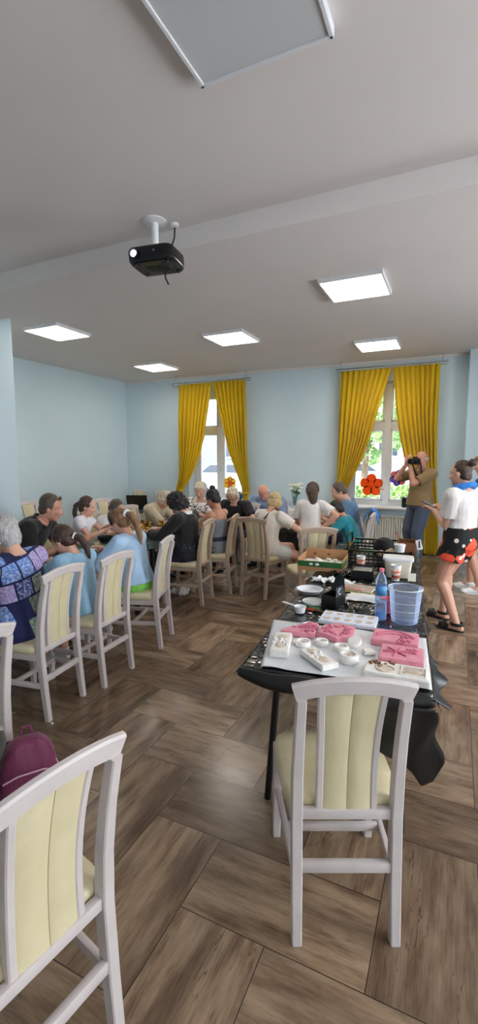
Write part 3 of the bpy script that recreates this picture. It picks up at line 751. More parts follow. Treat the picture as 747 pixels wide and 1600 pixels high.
# ------------------------------------------------------------------ people
def V(*a): return Vector(a)
def ik(a, t, l1, l2, pole):
    d = t-a; L = d.length; L2 = min(L, (l1+l2)*.995)
    dn = d.normalized(); t = a+dn*L2
    q = (l1*l1-l2*l2+L2*L2)/(2*L2); h = math.sqrt(max(0, l1*l1-q*q))
    p = Vector(pole); p = (p-dn*p.dot(dn))
    p = p.normalized() if p.length > 1e-5 else dn.orthogonal().normalized()
    return a+dn*q+p*h, t
class Fig: pass
def person(loc, rz, h, label, skin='skin', hs=1.0, bw=1.0, pel=(0, 0, .56), lean=10, twist=0, side=0, head=(25, 0), hands=None, feet=None, knee=None, elbow=None, clothes=(), hair=None, hairc='h_brown', shoes=None, glasses=None, voxel=.0075, curl=.6, hand_dir=None, belly=0, group=None):
    """one figure: joints by inverse kinematics, one continuous remeshed body, clothes and hair as children.
    local frame: +Y forward, +X the figure's right, Z up"""
    root = thing('person', label, 'person', loc, rz, group)
    F = Fig(); u = h/1.7; hu = h*hs/1.7; F.root = root; F.u = u; F.hu = hu
    pel = Vector(pel); ln = R(lean); tw = R(twist); sd = R(side)
    # spine
    N = 40; sp = {}; p = pel.copy(); step = .31*h/N; pts = [(0, p.copy(), ln*.4)]
    for i in range(N):
        s = (i+.5)/N; a = ln*(.4+1.2*s); p = p+V(math.sin(sd*(.3+s))*1, math.sin(a), math.cos(a)).normalized()*step; pts.append(((i+1)/N*.31, p.copy(), a))
    def spine(d):
        if d <= 0: a = ln*.4; return pel+V(0, math.sin(a), math.cos(a))*d*h, a
        q = d/.31*N; i = min(int(q), N-1); f = q-i
        return pts[i][1].lerp(pts[i+1][1], f), pts[i][2]
    def axes(d):
        c, a = spine(d); t = tw*max(0, min(1, d/.26)); r = V(math.cos(t), math.sin(t), 0)
        if side: r = (r-V(0, 0, math.sin(sd))).normalized()
        up = V(math.sin(sd), math.sin(a), math.cos(a)).normalized(); f = up.cross(r).normalized(); r = f.cross(up).normalized()
        return c, r, f, up
    SEC = [(-.058, .070, .055), (-.045, .088, .066), (-.02, .102, .074), (.03, .097, .068), (.10, .083, .060), (.15, .084, .062), (.19, .090, .066), (.225, .094, .064), (.25, .090, .057), (.272, .070, .046), (.288, .044, .036), (.305, .032, .033)]
    def torso(mb, d0, d1, inf, flare=0, n=24, lap=0):
        ds = sorted(set([d0, d1]+[s[0] for s in SEC if d0 < s[0] < d1])); rings = []
        for d in ds:
            c, r, f, up = axes(d)
            rx = np.interp(d, [s[0] for s in SEC], [s[1] for s in SEC])*h*bw+inf; ry = np.interp(d, [s[0] for s in SEC], [s[2] for s in SEC])*h*(bw*.5+.5)+inf
            if belly and d < .2: ry += belly*math.sin(max(0, min(1, (d+.06)/.26))*PI)
            k = max(0, (.10-d)/.15); rx += flare*k; ry += flare*k
            rings.append([c+r*math.cos(2*PI*i/n)*rx+f*math.sin(2*PI*i/n)*ry+f*(belly*.35 if belly and d < .2 else 0) for i in range(n)])
        mb.loft(rings)
    nb, nr, nf, nu_ = axes(.292)
    F.sh = {}; F.hip = {}
    c, r, f, up = axes(.255)
    for s in (-1, 1): F.sh[s] = c+r*s*.104*h*bw
    c0, r0, f0, up0 = axes(0)
    for s in (-1, 1): F.hip[s] = pel+r0*s*.050*h*bw-V(0, 0, .012*h)
    hp, hy = R(head[0]), R(head[1])+tw
    hf = V(-math.sin(hy)*math.cos(hp), math.cos(hy)*math.cos(hp), -math.sin(hp)); hr = V(math.cos(hy), math.sin(hy), 0)
    if len(head) > 2: hr = (Matrix.Rotation(R(head[2]), 3, hf) @ hr)
    hup = hr.cross(hf).normalized()
    nd = (nu_+hup*.8).normalized()
    nt = nb+nd*.042*h; hc = nt+hup*.058*hu*1.7*.6+hup*.02*u+hf*.022*hu
    F.hc, F.hf, F.hr, F.hup = hc, hf, hr, hup
    def H(x, y, z): return hc+hr*x*hu+hf*y*hu+hup*z*hu
    F.H = H
    HM = Matrix((hr, hf, hup)).transposed()
    # limbs
    la, lf, lt, ls = .178*h, .150*h, .245*h, .246*h
    hands = hands or {1: (.16, .42, .80), -1: (-.16, .42, .80)}; feet = feet or {1: (.10, .42, .075), -1: (-.10, .42, .075)}
    knee = knee or {1: (.15, 1, .6), -1: (-.15, 1, .6)}; elbow = elbow or {1: (.7, -.5, -.8), -1: (-.7, -.5, -.8)}
    F.el = {}; F.wr = {}; F.kn = {}; F.an = {}
    for s in (-1, 1):
        F.el[s], F.wr[s] = ik(F.sh[s], Vector(hands[s]), la, lf, elbow[s]); F.kn[s], F.an[s] = ik(F.hip[s], Vector(feet[s][:3]), lt, ls, knee[s])
    b = MB()
    torso(b, -.058, .305, 0)
    b.rc(nb-nd*.03*h, .036*h, nt+nd*.02*h, .030*h)
    # head with face
    b.ell(H(0, -.006, .030), (.076*hu, .096*hu, .092*hu), HM)
    b.ell(H(0, .030, -.040), (.060*hu, .066*hu, .082*hu), HM)
    b.ell(H(0, .066, -.098), (.027*hu, .024*hu, .024*hu), HM)
    b.ell(H(0, .012, -.078), (.056*hu, .060*hu, .040*hu), HM)
    b.rc(H(0, .090, .010), .010*hu, H(0, .110, -.034), .0145*hu); b.ell(H(.011, .096, -.036), (.009*hu,)*3); b.ell(H(-.011, .096, -.036), (.009*hu,)*3)
    b.ell(H(0, .086, -.068), (.024*hu, .012*hu, .012*hu), HM)
    for s in (-1, 1):
        b.ell(H(s*.034, .066, -.030), (.024*hu, .022*hu, .022*hu), HM); b.ell(H(s*.032, .078, .022), (.024*hu, .014*hu, .010*hu), HM)
        b.ell(H(s*.078, -.006, -.018), (.010*hu, .020*hu, .032*hu), HM)
    # arms, hands
    for s in (-1, 1):
        S, E_, W_ = F.sh[s], F.el[s], F.wr[s]
        b.rc(S, .034*h*(bw*.6+.4), S.lerp(E_, .45), .029*h); b.rc(S.lerp(E_, .4), .029*h, E_, .0235*h); b.rc(E_, .024*h, E_.lerp(W_, .35), .0245*h); b.rc(E_.lerp(W_, .3), .0245*h, W_, .0165*h)
        d = (W_-E_).normalized()
        if hand_dir and s in hand_dir: d = (d*.4+Vector(hand_dir[s]).normalized()).normalized()
        inn = V(-s, .0, -.25) if abs(d.x) < .8 else V(0, .3, -1)
        inn = (inn-d*inn.dot(d)).normalized()     # across the hand towards the thumb
        pn = d.cross(inn)*(s)                     # palm side
        if pn.z > 0 and abs(d.z) < .8: pn = -pn
        hl = .108*h*.98
        for q in (-.33, -.1, .13, .33):
            b.rc(W_+inn*q*.022*h, .012*h, W_+d*hl*.50+inn*q*.046*h, .0085*h)
        for q, L in ((.36, .44), (.12, .50), (-.12, .46), (-.36, .36)):
            k0 = W_+d*hl*.50+inn*q*.046*h; c1 = curl*.7; c2 = curl*1.5; ll = hl*L
            k1 = k0+(d*math.cos(c1)+pn*math.sin(c1))*ll*.5; k2 = k1+(d*math.cos(c2)+pn*math.sin(c2))*ll*.5
            b.rc(k0, .0052*h, k1, .0050*h); b.rc(k1, .0050*h, k2, .0042*h)
        t0 = W_+d*hl*.15+inn*.014*h; t1 = t0+(d*.65+inn*.75+pn*.25).normalized()*hl*.30; t2 = t1+(d*.9+inn*.15+pn*.35).normalized()*hl*.25
        b.rc(t0, .0085*h, t1, .0062*h); b.rc(t1, .006*h, t2, .0048*h)
        F.palm = getattr(F, 'palm', {}); F.palm[s] = (W_+d*hl*.55+pn*.02, d, inn, pn)
    # legs, feet
    F.fd = {}
    for s in (-1, 1):
        P_, K, A = F.hip[s], F.kn[s], F.an[s]
        b.rc(P_, .054*h*(bw*.5+.5), P_.lerp(K, .5), .046*h*(bw*.4+.6)); b.rc(P_.lerp(K, .45), .046*h*(bw*.4+.6), K, .033*h); b.rc(K, .033*h, K.lerp(A, .3)-(0.006*h)*V(0, 1, 0), .0335*h); b.rc(K.lerp(A, .28)-(.006*h)*V(0, 1, 0), .0335*h, A, .021*h)
        fd = V(A.x-P_.x, 0, 0)*.0+V(s*.18, 1, 0)
        if feet and len(feet.get(s)) > 3: fd = V(math.sin(R(feet[s][3])), math.cos(R(feet[s][3])), 0)
        fd.normalize(); F.fd[s] = fd; base = A-V(0, 0, .030*h)
        b.rc(base-fd*.028*h, .019*h, base+fd*.072*h-V(0, 0, .002*h), .018*h); b.rc(A, .022*h, base+fd*.06*h, .018*h); b.ell(base+fd*.098*h-V(0, 0, .005*h), (.024*h, .024*h, .013*h))
    body = b.build('body', [M[skin], M['lip']], root, 180, voxel=voxel, sm=4)
    me = body.data; mc = H(0, .097, -.070)
    n = len(me.polygons); co = np.empty(n*3); me.polygons.foreach_get('center', co); co = co.reshape(-1, 3)
    loc_ = (co-np.array(mc)) @ np.array([hr, hf, hup]).T
    idx = np.where((loc_[:, 0]/(.026*hu))**2+(loc_[:, 1]/(.02*hu))**2+(loc_[:, 2]/(.0095*hu))**2 < 1)[0]
    mi = np.zeros(n, dtype=np.int32); mi[idx] = 1; me.polygons.foreach_set('material_index', mi)
    for s in (-1, 1):
        e = MB(); e.ell(H(s*.031, .0785, .001), (.0125*hu, .009*hu, .0065*hu), HM, 12, 8); eo = e.build('eye', M['eyewhite'], root, 180)
        MB().ell(H(s*.031, .0850, .001), (.0055*hu, .0035*hu, .0055*hu), HM, 10, 7).build('iris', M['eye'], eo, 180)
    # clothes
    vx = .009
    for cl in clothes:
        ty, mt = cl[0], M[cl[1]] if isinstance(cl[1], str) else cl[1]; kw = cl[2] if len(cl) > 2 else {}
        g = MB(); inf = kw.get('inf', .016)
        if ty in ('shirt', 'blouse', 'tunic', 'cardigan', 'dress', 'polo', 'tank'):
            top = kw.get('top', .280)
            torso(g, kw.get('hem', -.045), top, inf, kw.get('flare', .012))
            sl = kw.get('sleeve', .62); w = kw.get('w', 1.0)
            if sl > 0:
                for s in (-1, 1):
                    S, E_, W_ = F.sh[s], F.el[s], F.wr[s]; ri = .034*h*(bw*.6+.4)+inf
                    cc, rr_, ff, uu = axes(.262); g.rc(cc+rr_*s*.05*h, .036*h+inf*.6, S, ri)
                    if sl <= 1:
                        e = S.lerp(E_, sl); g.rc(S, ri, e, (.030*h+inf)*w, flat1=True)
                    else:
                        g.rc(S, ri, E_, .026*h+inf*.9); g.rc(E_, .026*h+inf*.9, E_.lerp(W_, sl-1), (.019*h+inf)*w, flat1=True)
            if kw.get('skirt'):      # lap part of a dress
                for s in (-1, 1):
                    K = F.hip[s].lerp(F.kn[s], kw['skirt']); g.rc(F.hip[s], .062*h, K, .052*h+inf, flat1=True)
                g.rc((F.hip[1]+F.hip[-1])/2, .062*h, ((F.hip[1]+F.hip[-1])/2).lerp((F.kn[1]+F.kn[-1])/2, kw['skirt']), .050*h+inf, flat1=True)
            if kw.get('drop'):       # hanging skirt of a standing figure or back of a long top
                cc, rr_, ff, uu = axes(kw.get('hem', -.045)+.01); rings = []
                for t_ in (0, .5, 1):
                    rad = (.098+.03*t_)*h*bw+inf; rings.append([cc-V(0, 0, kw['drop']*t_)+rr_*math.cos(2*PI*i/24)*rad+ff*math.sin(2*PI*i/24)*rad*.75 for i in range(24)])
                g.loft(rings)
        if ty in ('trousers', 'shorts', 'skirt', 'jeans'):
            torso(g, -.057, kw.get('top', .085), inf)
            ln_ = kw.get('len', .55)
            for s in (-1, 1):
                P_, K, A = F.hip[s], F.kn[s], F.an[s]; r1 = .054*h*(bw*.5+.5)+inf; r2 = .038*h+inf
                if ln_ <= 1:
                    g.rc(P_, r1, P_.lerp(K, ln_), (r1*(1-ln_)+r2*ln_)*kw.get('w', 1.04), flat1=True)
                else:
                    g.rc(P_, r1, K, r2); g.rc(K, r2, K.lerp(A, ln_-1), (.030*h+inf)*kw.get('w', 1), flat1=True)
            if ty == 'skirt':
                q = (F.hip[1]+F.hip[-1])/2; k2 = (F.kn[1]+F.kn[-1])/2
                g.rc(q, .060*h, q.lerp(k2, ln_), .05*h+inf, flat1=True)
        o = g.build(ty, mt, root, 180, voxel=vx, sm=3)
        F.last = o
        if kw.get('collar'):
            cc, rr_, ff, uu = axes(.285)
            rg = []
            for t_, ra in ((-.012, 1.35), (.018, 1.2), (.030, 1.22), (.020, 1.42)):
                rg.append([cc+uu*t_*u+rr_*math.cos(2*PI*i/20)*.042*h*ra+ff*math.sin(2*PI*i/20)*.040*h*ra for i in range(20)])
            MB().loft(rg, False).build('collar', M[kw['collar']], o, 180, mods=[solid(.004)])
    # shoes
    for s in (-1, 1):
        if not shoes: break
        A = F.an[s]; fd = F.fd[s]; base = Vector((A.x, A.y, A.z-.030*h)); kind, mt = shoes
        X = V(fd.y, -fd.x, 0); zb = base.z-.024*h
        def sole(z, sc):
            out = []
            for k in range(28):
                a = 2*PI*k/28; yy = math.cos(a)*.077*h*sc+.036*h; xx = math.sin(a)*(.026*h+.004*h*math.cos(a))*sc
                out.append(base+fd*yy+X*xx*1.08+V(0, 0, z-base.z))
            return out
        if kind == 'sandal':
            so = MB().loft([sole(zb-.004, 1.06), sole(zb+.026, 1.14), sole(zb+.032, 1.10)]).build('sandal', M[mt], root, 60)
            st = MB()
            for y0, w0 in ((.078, .034), (.045, .034)):
                st.sweep([base+fd*y0*h+X*w0*h*math.cos(a)*.92+V(0, 0, (-.016+math.sin(a)*.040)*h) for a in [PI*i/10 for i in range(11)]], .026*h, .008, side=fd)
            st.sweep([A+V(0, 0, -.004*h)+X*.030*h*math.cos(a)+fd*.034*h*math.sin(a)-fd*.004*h for a in [2*PI*i/16 for i in range(17)]], .030, .008, side=(0, 0, 1))
            st.bar(base-fd*.038*h-V(0, 0, .02*h), A-fd*.032*h, .02, .008, X)
            st.build('strap', M[mt], so, 60)
        else:
            so = MB(); so.rc(base-fd*.026*h, .027*h, base+fd*.07*h, .024*h, squash=(X, 1.0)); so.ell(base+fd*.09*h-V(0, 0, .004*h), (.029*h, .034*h, .019*h)); so.rc(A+V(0, 0, .004*h), .029*h, base, .028*h, flat0=(kind != 'boot'))
            ob = so.build('shoe', M[mt], root, 180, voxel=.007, sm=3)
            MB().loft([sole(zb-.003, 1.06), sole(zb+.016, 1.10), sole(zb+.018, 1.06)]).build('shoe_sole', M['white'] if mt == 'white' else M['black'], ob, 60)
    # hair
    if hair:
        g = MB(); style = hair[0]; kw = hair[1] if len(hair) > 1 else {}
        vol = kw.get('vol', 1.0)
        if style == 'bald':
            for s in (-1, 1): g.ell(H(s*.064, -.030, .000), (.020*hu, .052*hu, .036*hu), HM)
            g.ell(H(0, -.082, -.012), (.058*hu, .024*hu, .040*hu), HM)
        else:
            g.ell(H(0, -.022, .040), (.086*hu*vol, .094*hu*vol, .094*hu*vol), HM, 20, 14); g.ell(H(0, -.048, -.020), (.074*hu*vol, .058*hu*vol, .074*hu*vol), HM, 18, 12)
            for s in (-1, 1):
                if not kw.get('tight'): g.ell(H(s*.072*vol, -.014, .022), (.018*hu, .040*hu, .050*hu), HM)
            if kw.get('fringe'): g.ell(H(0, .054, .080), (.068*hu, .042*hu, .034*hu), HM)
            if kw.get('sides'):
                for s in (-1, 1): g.rc(H(s*.078, .01, .03), .024*hu, H(s*.080, .006, -kw['sides']), .016*hu)
            if style in ('bob', 'curly'):
                g.ell(H(0, -.036, -.030), (.094*hu*vol, .072*hu*vol, .086*hu*vol), HM, 18, 12)
                for s in (-1, 1): g.ell(H(s*.080*vol, .008, -.01), (.024*hu, .046*hu, .060*hu), HM)
        nz = kw.get('nz', .006)
        def rough_(me, amt=nz, fr=kw.get('fr', 28)):
            if not amt: return
            for v in me.vertices:
                v.co = v.co+(v.co-hc).normalized()*amt*(mnoise.noise(v.co*fr)+.5*mnoise.noise(v.co*fr*2.3))
        ho = g.build('hair', M[hairc], root, 180, voxel=.006, sm=3, disp=rough_)
        if style == 'bun' or kw.get('bun'):
            q = kw.get('bunat', (0, -.075, .115)); z = MB(); z.ell(H(*q), (.042*hu, .042*hu, .038*hu)); z.ell(H(q[0], q[1]*.8, q[2]*.86), (.036*hu, .036*hu, .03*hu))
            z.build('hair_bun', M[hairc], ho, 180, voxel=.006, sm=2, disp=rough_)
        if kw.get('tail'):
            T = kw['tail']; z = MB(); q = [Vector(H(*a)) if len(a) == 3 else None for a in T]
            rs = kw.get('tr', [.018, .030, .030, .022, .008])
            for i in range(len(q)-1): z.rc(q[i], rs[i]*hu, q[i+1], rs[i+1]*hu)
            z.build('ponytail', M[hairc], ho, 180, voxel=.006, sm=3, disp=rough_)
            if kw.get('tie'):
                d = (q[1]-q[0]).normalized(); x = d.orthogonal().normalized(); y = d.cross(x); rt = rs[0]*hu+.006
                MB().tube([q[0]+d*.012+(x*math.cos(a)+y*math.sin(a))*rt for a in [2*PI*i/18 for i in range(19)]], kw.get('tiew', .007), 8).build('hair_tie', M[kw['tie']], ho)
        if kw.get('band'):
            MB().sweep([H(.097*math.cos(a), .014, .032+.112*math.sin(a)) for a in [-.35+(PI+.7)*i/24 for i in range(25)]], .030*hu, .006*hu, side=hf).build('headband', M[kw['band']], ho)
        F.hair = ho
    if glasses:
        g = MB(); y, z, tilt = (.105, .0, 0) if glasses == 'on' else (.062, .105, .5)
        for s in (-1, 1):
            c = H(s*.034, y, z); g.tube([c+hr*.024*hu*math.cos(a)+(hup*math.cos(tilt)-hf*math.sin(tilt))*.018*hu*math.sin(a) for a in [2*PI*i/16 for i in range(17)]], .0024, 6)
            g.tube([H(s*.058, y-.003, z+.004), H(s*.085, .04 if not tilt else .02, z-.0 if not tilt else .065), H(s*.084, -.03, .0 if not tilt else .02)], .0024, 6)
        g.tube([H(-.010, y, z+.003), H(.010, y, z+.003)], .0022, 6)
        go = g.build('glasses' if glasses == 'on' else 'sunglasses', M['black'], root)
        if glasses != 'on':
            l = MB()
            for s in (-1, 1): l.ell(H(s*.034, y, z), (.024*hu, .004*hu, .018*hu), HM @ Matrix.Rotation(tilt, 3, 'X'))
            l.build('lens', M['blackgloss'], go)
    return F
TABLE_HANDS = {1: (.14, .44, .79), -1: (-.14, .44, .79)}

# left row, backs to the viewer
P1 = person((-2.56, 2.10, 0), 97, 1.62, 'grey haired woman in blue patchwork tunic sitting at the left edge, back turned', bw=1.12, lean=8, head=(22, 8),
   elbow={1: (.4, -.3, -1), -1: (-.6, -.4, -1)}, hands={1: (.20, .36, .98), -1: (-.14, .44, .80)}, clothes=[('trousers', 'c_navy', {'len': 1.7}), ('tunic', 'patchwork', {'hem': -.055, 'sleeve': .8, 'flare': .02, 'inf': .022, 'skirt': .8})],
   hair=('bob', {'vol': 1.0, 'nz': .010, 'fr': 22}), hairc='h_grey', shoes=('shoe', 'black'))
P2 = person((-2.52, 2.62, 0), 90, 1.36, 'girl in pale blue shirt and pink shorts with low dark ponytail, back turned', hs=1.16, pel=(0, .02, .545), lean=14, head=(38, 4),
   hands=TABLE_HANDS, feet={1: (.09, .34, .10), -1: (-.09, .34, .10)}, clothes=[('shorts', 'c_pinkshort', {'len': .55}), ('shirt', 'c_lightblue', {'sleeve': .75, 'flare': .02, 'inf': .020})],
   hair=('pony', {'tail': [(.01, -.098, -.020), (.03, -.135, -.075), (.04, -.130, -.150), (.04, -.110, -.215), (.04, -.09, -.25)], 'tie': 'white'}), hairc='h_brown', shoes=('shoe', 'white'))
P3 = person((-2.56, 3.30, 0), 96, 1.48, 'girl in pale blue shirt and lime shorts with black headband and long light ponytail', hs=1.10, pel=(0, .0, .55), lean=12, head=(34, -12),
   hands={1: (.12, .42, .80), -1: (-.16, .40, .80)}, clothes=[('shorts', 'c_lime', {'len': .72, 'inf': .022}), ('shirt', 'c_paleblue', {'sleeve': 1.1, 'flare': .025, 'inf': .028, 'hem': .0})],
   hair=('pony', {'tail': [(.0, -.112, .035), (.0, -.165, -.02), (.0, -.175, -.12), (.0, -.150, -.22), (.0, -.12, -.30)], 'tr': [.022, .034, .036, .030, .010], 'tie': 'white', 'tiew': .013, 'band': 'black'}), hairc='h_light', shoes=('shoe', 'white'))
P4 = person((-2.77, 4.53, 0), 92, 1.62, 'woman in black cardigan with dark curly hair and dark floral skirt, back turned', bw=1.04, lean=5, head=(48, 0),
   hands={1: (.10, .46, .80), -1: (-.16, .44, .80)}, clothes=[('skirt', 'darkfloral', {'len': .95, 'inf': .03}), ('cardigan', 'c_black_t', {'sleeve': 1.8, 'inf': .024, 'hem': -.02, 'collar': 'white'})],
   hair=('curly', {'vol': 1.20, 'nz': .022, 'fr': 40}), hairc='h_black', shoes=('shoe', 'white'))
P5 = person((-2.66, 5.07, 0), 84, 1.60, 'tanned young woman with dark hair bun in grey strap top and denim shorts', skin='skin_tan', bw=.92, lean=2, head=(26, 0),
   hands={1: (.12, .44, .80), -1: (-.15, .42, .80)}, clothes=[('shorts', 'c_denim', {'len': .5}), ('tank', 'c_grey', {'sleeve': 0, 'top': .215, 'inf': .012})],
   hair=('bun', {'bunat': (0, -.06, .135), 'vol': 1.02}), hairc='h_black', shoes=('shoe', 'white'))
for s in (-1, 1):
    a = P5.sh[s]; c = a.lerp((P5.sh[1]+P5.sh[-1])/2, .38)
    MB().sweep([c+V(0, .095, -.12), c+V(0, .070, -.01), c+V(0, .02, .040), c+V(0, -.055, .005), c+V(0, -.085, -.10)], .016, .006, side=(1, 0, 0)).build('shoulder_strap', M['c_grey'], P5.root)
P6 = person((-2.07, 5.20, 0), -20, 1.56, 'blonde woman in cream T-shirt and light shorts with brown shoulder strap, seen from behind', bw=1.0, lean=12, head=(30, 10),
   hands={1: (.24, .42, .80), -1: (-.05, .46, .80)}, feet={1: (.26, .34, .075), -1: (.20, .46, .20)}, knee={1: (.6, 1, .6), -1: (.5, 1, .7)}, elbow={1: (.9, -.3, -.5), -1: (-.7, -.5, -.8)},
   clothes=[('shorts', 'c_lightgrey', {'len': .62, 'inf': .022}), ('shirt', 'c_cream_t', {'sleeve': .62, 'inf': .022, 'hem': -.045})],
   hair=('bob', {'vol': .98, 'nz': .006}), hairc='h_blonde', shoes=('shoe', 'white'))
# strap of the bag across her back
c = (P6.sh[1]+P6.sh[-1])/2
tag(MB().sweep([P6.root.matrix_basis @ q for q in (V(.13, .10, 1.00), V(.125, .03, 1.065), V(.10, -.055, 1.02), V(.03, -.105, .90), V(-.08, -.118, .76), V(-.15, -.06, .62))], .040, .005, side=(.6, 0, .6)).build('bag_strap', M['c_brownstrap']), 'brown leather strap across the back of the blonde woman', 'strap')
P7 = person((-1.57, 5.38, 0), 6, 1.40, 'girl with long brown hair in loose white T-shirt standing at the table, back turned', hs=1.12, pel=(0, 0, .74), lean=14, head=(30, 10), bw=.82,
   hands={1: (.16, -.02, .84), -1: (-.14, .32, .80)}, feet={1: (.09, -.02, .075), -1: (-.09, .06, .075)}, elbow={1: (1, -.4, 0), -1: (-.7, -.5, -.8)},
   clothes=[('shorts', 'c_lightgrey', {'len': .5}), ('shirt', 'c_white_t', {'sleeve': .7, 'inf': .026, 'hem': -.12, 'flare': .02})],
   hair=('long', {'tail': [(0, -.06, .02), (0, -.085, -.06), (.01, -.085, -.14), (.01, -.075, -.20), (.01, -.07, -.24)], 'tr': [.07, .072, .062, .05, .02]}), hairc='h_brown', shoes=('shoe', 'white'))
# left side of the long table
P8 = person((-4.02, 3.24, 0), -64, 1.86, 'man in black polo shirt with sunglasses on his head leaning over the craft table', skin='skin_red', bw=1.16, lean=32, head=(16, 12), belly=.02,
   hands={1: (.26, .54, .80), -1: (-.02, .62, .82)}, clothes=[('trousers', 'c_darktrousers', {'len': 1.9}), ('polo', 'c_black_t', {'sleeve': .85, 'inf': .024, 'collar': 'c_black_t'})],
   hair=('short', {'vol': .97, 'nz': .002}), hairc='h_short', shoes=('shoe', 'black'), glasses='up')
P9 = person((-3.82, 3.93, 0), -66, 1.22, 'little girl in white short sleeved dress with long dark ponytail standing at the table', hs=1.24, pel=(0, 0, .655), lean=6, head=(18, 6),
   hands={1: (.10, .30, .86), -1: (-.08, .32, .90)}, feet={1: (.07, .02, .06), -1: (-.07, -.02, .06)},
   clothes=[('dress', 'c_whitedress', {'sleeve': .5, 'hem': -.05, 'drop': .22, 'inf': .018, 'flare': .01})],
   hair=('pony', {'tail': [(0, -.100, .03), (0, -.140, -.04), (0, -.125, -.13), (0, -.10, -.20), (0, -.08, -.24)], 'fringe': 0}), hairc='h_brown', shoes=('shoe', 'white'))
P10 = person((-4.06, 4.60, 0), -92, 1.38, 'boy in white T-shirt with short brown hair bending over the craft table', hs=1.16, pel=(0, 0, .545), lean=16, head=(40, 0), hands={1: (.12, .44, .80), -1: (-.12, .44, .80)}, feet={1: (.09, .34, .10), -1: (-.09, .34, .10)},
   clothes=[('shorts', 'c_navy', {'len': .9}), ('shirt', 'c_white_t', {'sleeve': .7, 'inf': .02})], hair=('short', {'vol': .98, 'nz': .003}), hairc='h_short', shoes=('shoe', 'white'))
P11 = person((-4.02, 5.48, 0), -90, 1.62, 'older woman in beige blouse with sandy grey hair looking down at her work', bw=1.10, lean=24, head=(48, -5),
   hands={1: (.02, .54, .80), -1: (-.06, .52, .82)}, clothes=[('trousers', 'c_lightgrey', {'len': 1.8}), ('blouse', 'c_beige', {'sleeve': .9, 'inf': .024})], hair=('bob', {'vol': 1.0, 'nz': .010, 'fr': 24}), hairc='h_sandy', shoes=('shoe', 'black'))
P12 = person((-3.56, 6.26, 0), 184, 1.66, 'woman in black dotted white blouse in front of the left window', bw=1.02, lean=6, head=(28, 12),
   hands={1: (.12, .40, .84), -1: (-.10, .40, .84)}, clothes=[('trousers', 'c_darktrousers', {'len': 1.8}), ('blouse', 'dotted', {'sleeve': .85, 'inf': .022, 'top': .262})], hair=('short', {'vol': 1.05, 'nz': .008, 'fringe': 1}), hairc='h_sandy', shoes=('shoe', 'black'))
P13 = person((-2.96, 6.30, 0), 178, 1.62, 'woman in black polo shirt and glasses with sandy curly hair looking down', bw=1.08, lean=14, head=(42, 8),
   hands={1: (.16, .40, .80), -1: (-.18, .38, .80)}, elbow={1: (1, -.2, -.5), -1: (-1, -.2, -.5)}, clothes=[('trousers', 'c_darktrousers', {'len': 1.8}), ('polo', 'c_black_t', {'sleeve': .75, 'inf': .022, 'top': .268})], hair=('curly', {'vol': .98, 'nz': .010, 'fringe': 1}), hairc='h_sandy', shoes=('shoe', 'black'), glasses='on')
P14 = person((-2.72, 7.02, 0), 182, 1.74, 'bald man in grey blue shirt behind the blonde woman, head bowed', skin='skin_red', bw=1.18, lean=20, head=(52, -8), belly=.02,
   hands={1: (.10, .48, .80), -1: (-.16, .46, .80)}, clothes=[('trousers', 'c_darktrousers', {'len': 1.8}), ('shirt', 'c_greyblue', {'sleeve': 1.7, 'inf': .024, 'collar': 'c_greyblue'})], hair=('bald', {'nz': .001}), hairc='h_grey', shoes=('shoe', 'black'))
P15 = person((-1.32, 6.66, 0), 100, 1.76, 'man in slate blue T-shirt with short brown hair bending beside the boy in teal', bw=1.10, lean=12, head=(36, 10),
   hands={1: (.14, .44, .80), -1: (-.16, .40, .80)}, clothes=[('trousers', 'c_navy', {'len': 1.8}), ('shirt', 'c_slate', {'sleeve': .8, 'inf': .022})], hair=('short', {'vol': .97, 'nz': .002}), hairc='h_short', shoes=('shoe', 'black'))
P16 = person((-1.17, 5.94, 0), 92, 1.32, 'boy with black hair and glasses in teal T-shirt bending to his work', skin='skin_tan', hs=1.18, pel=(0, 0, .545), lean=20, head=(40, 0), hands={1: (.10, .42, .80), -1: (-.12, .40, .80)}, feet={1: (.09, .34, .10), -1: (-.09, .34, .10)},
   clothes=[('shorts', 'c_navy', {'len': .9}), ('shirt', 'c_teal', {'sleeve': .75, 'inf': .02})], hair=('short', {'vol': 1.0, 'nz': .003}), hairc='h_black', shoes=('shoe', 'white'), glasses='on')
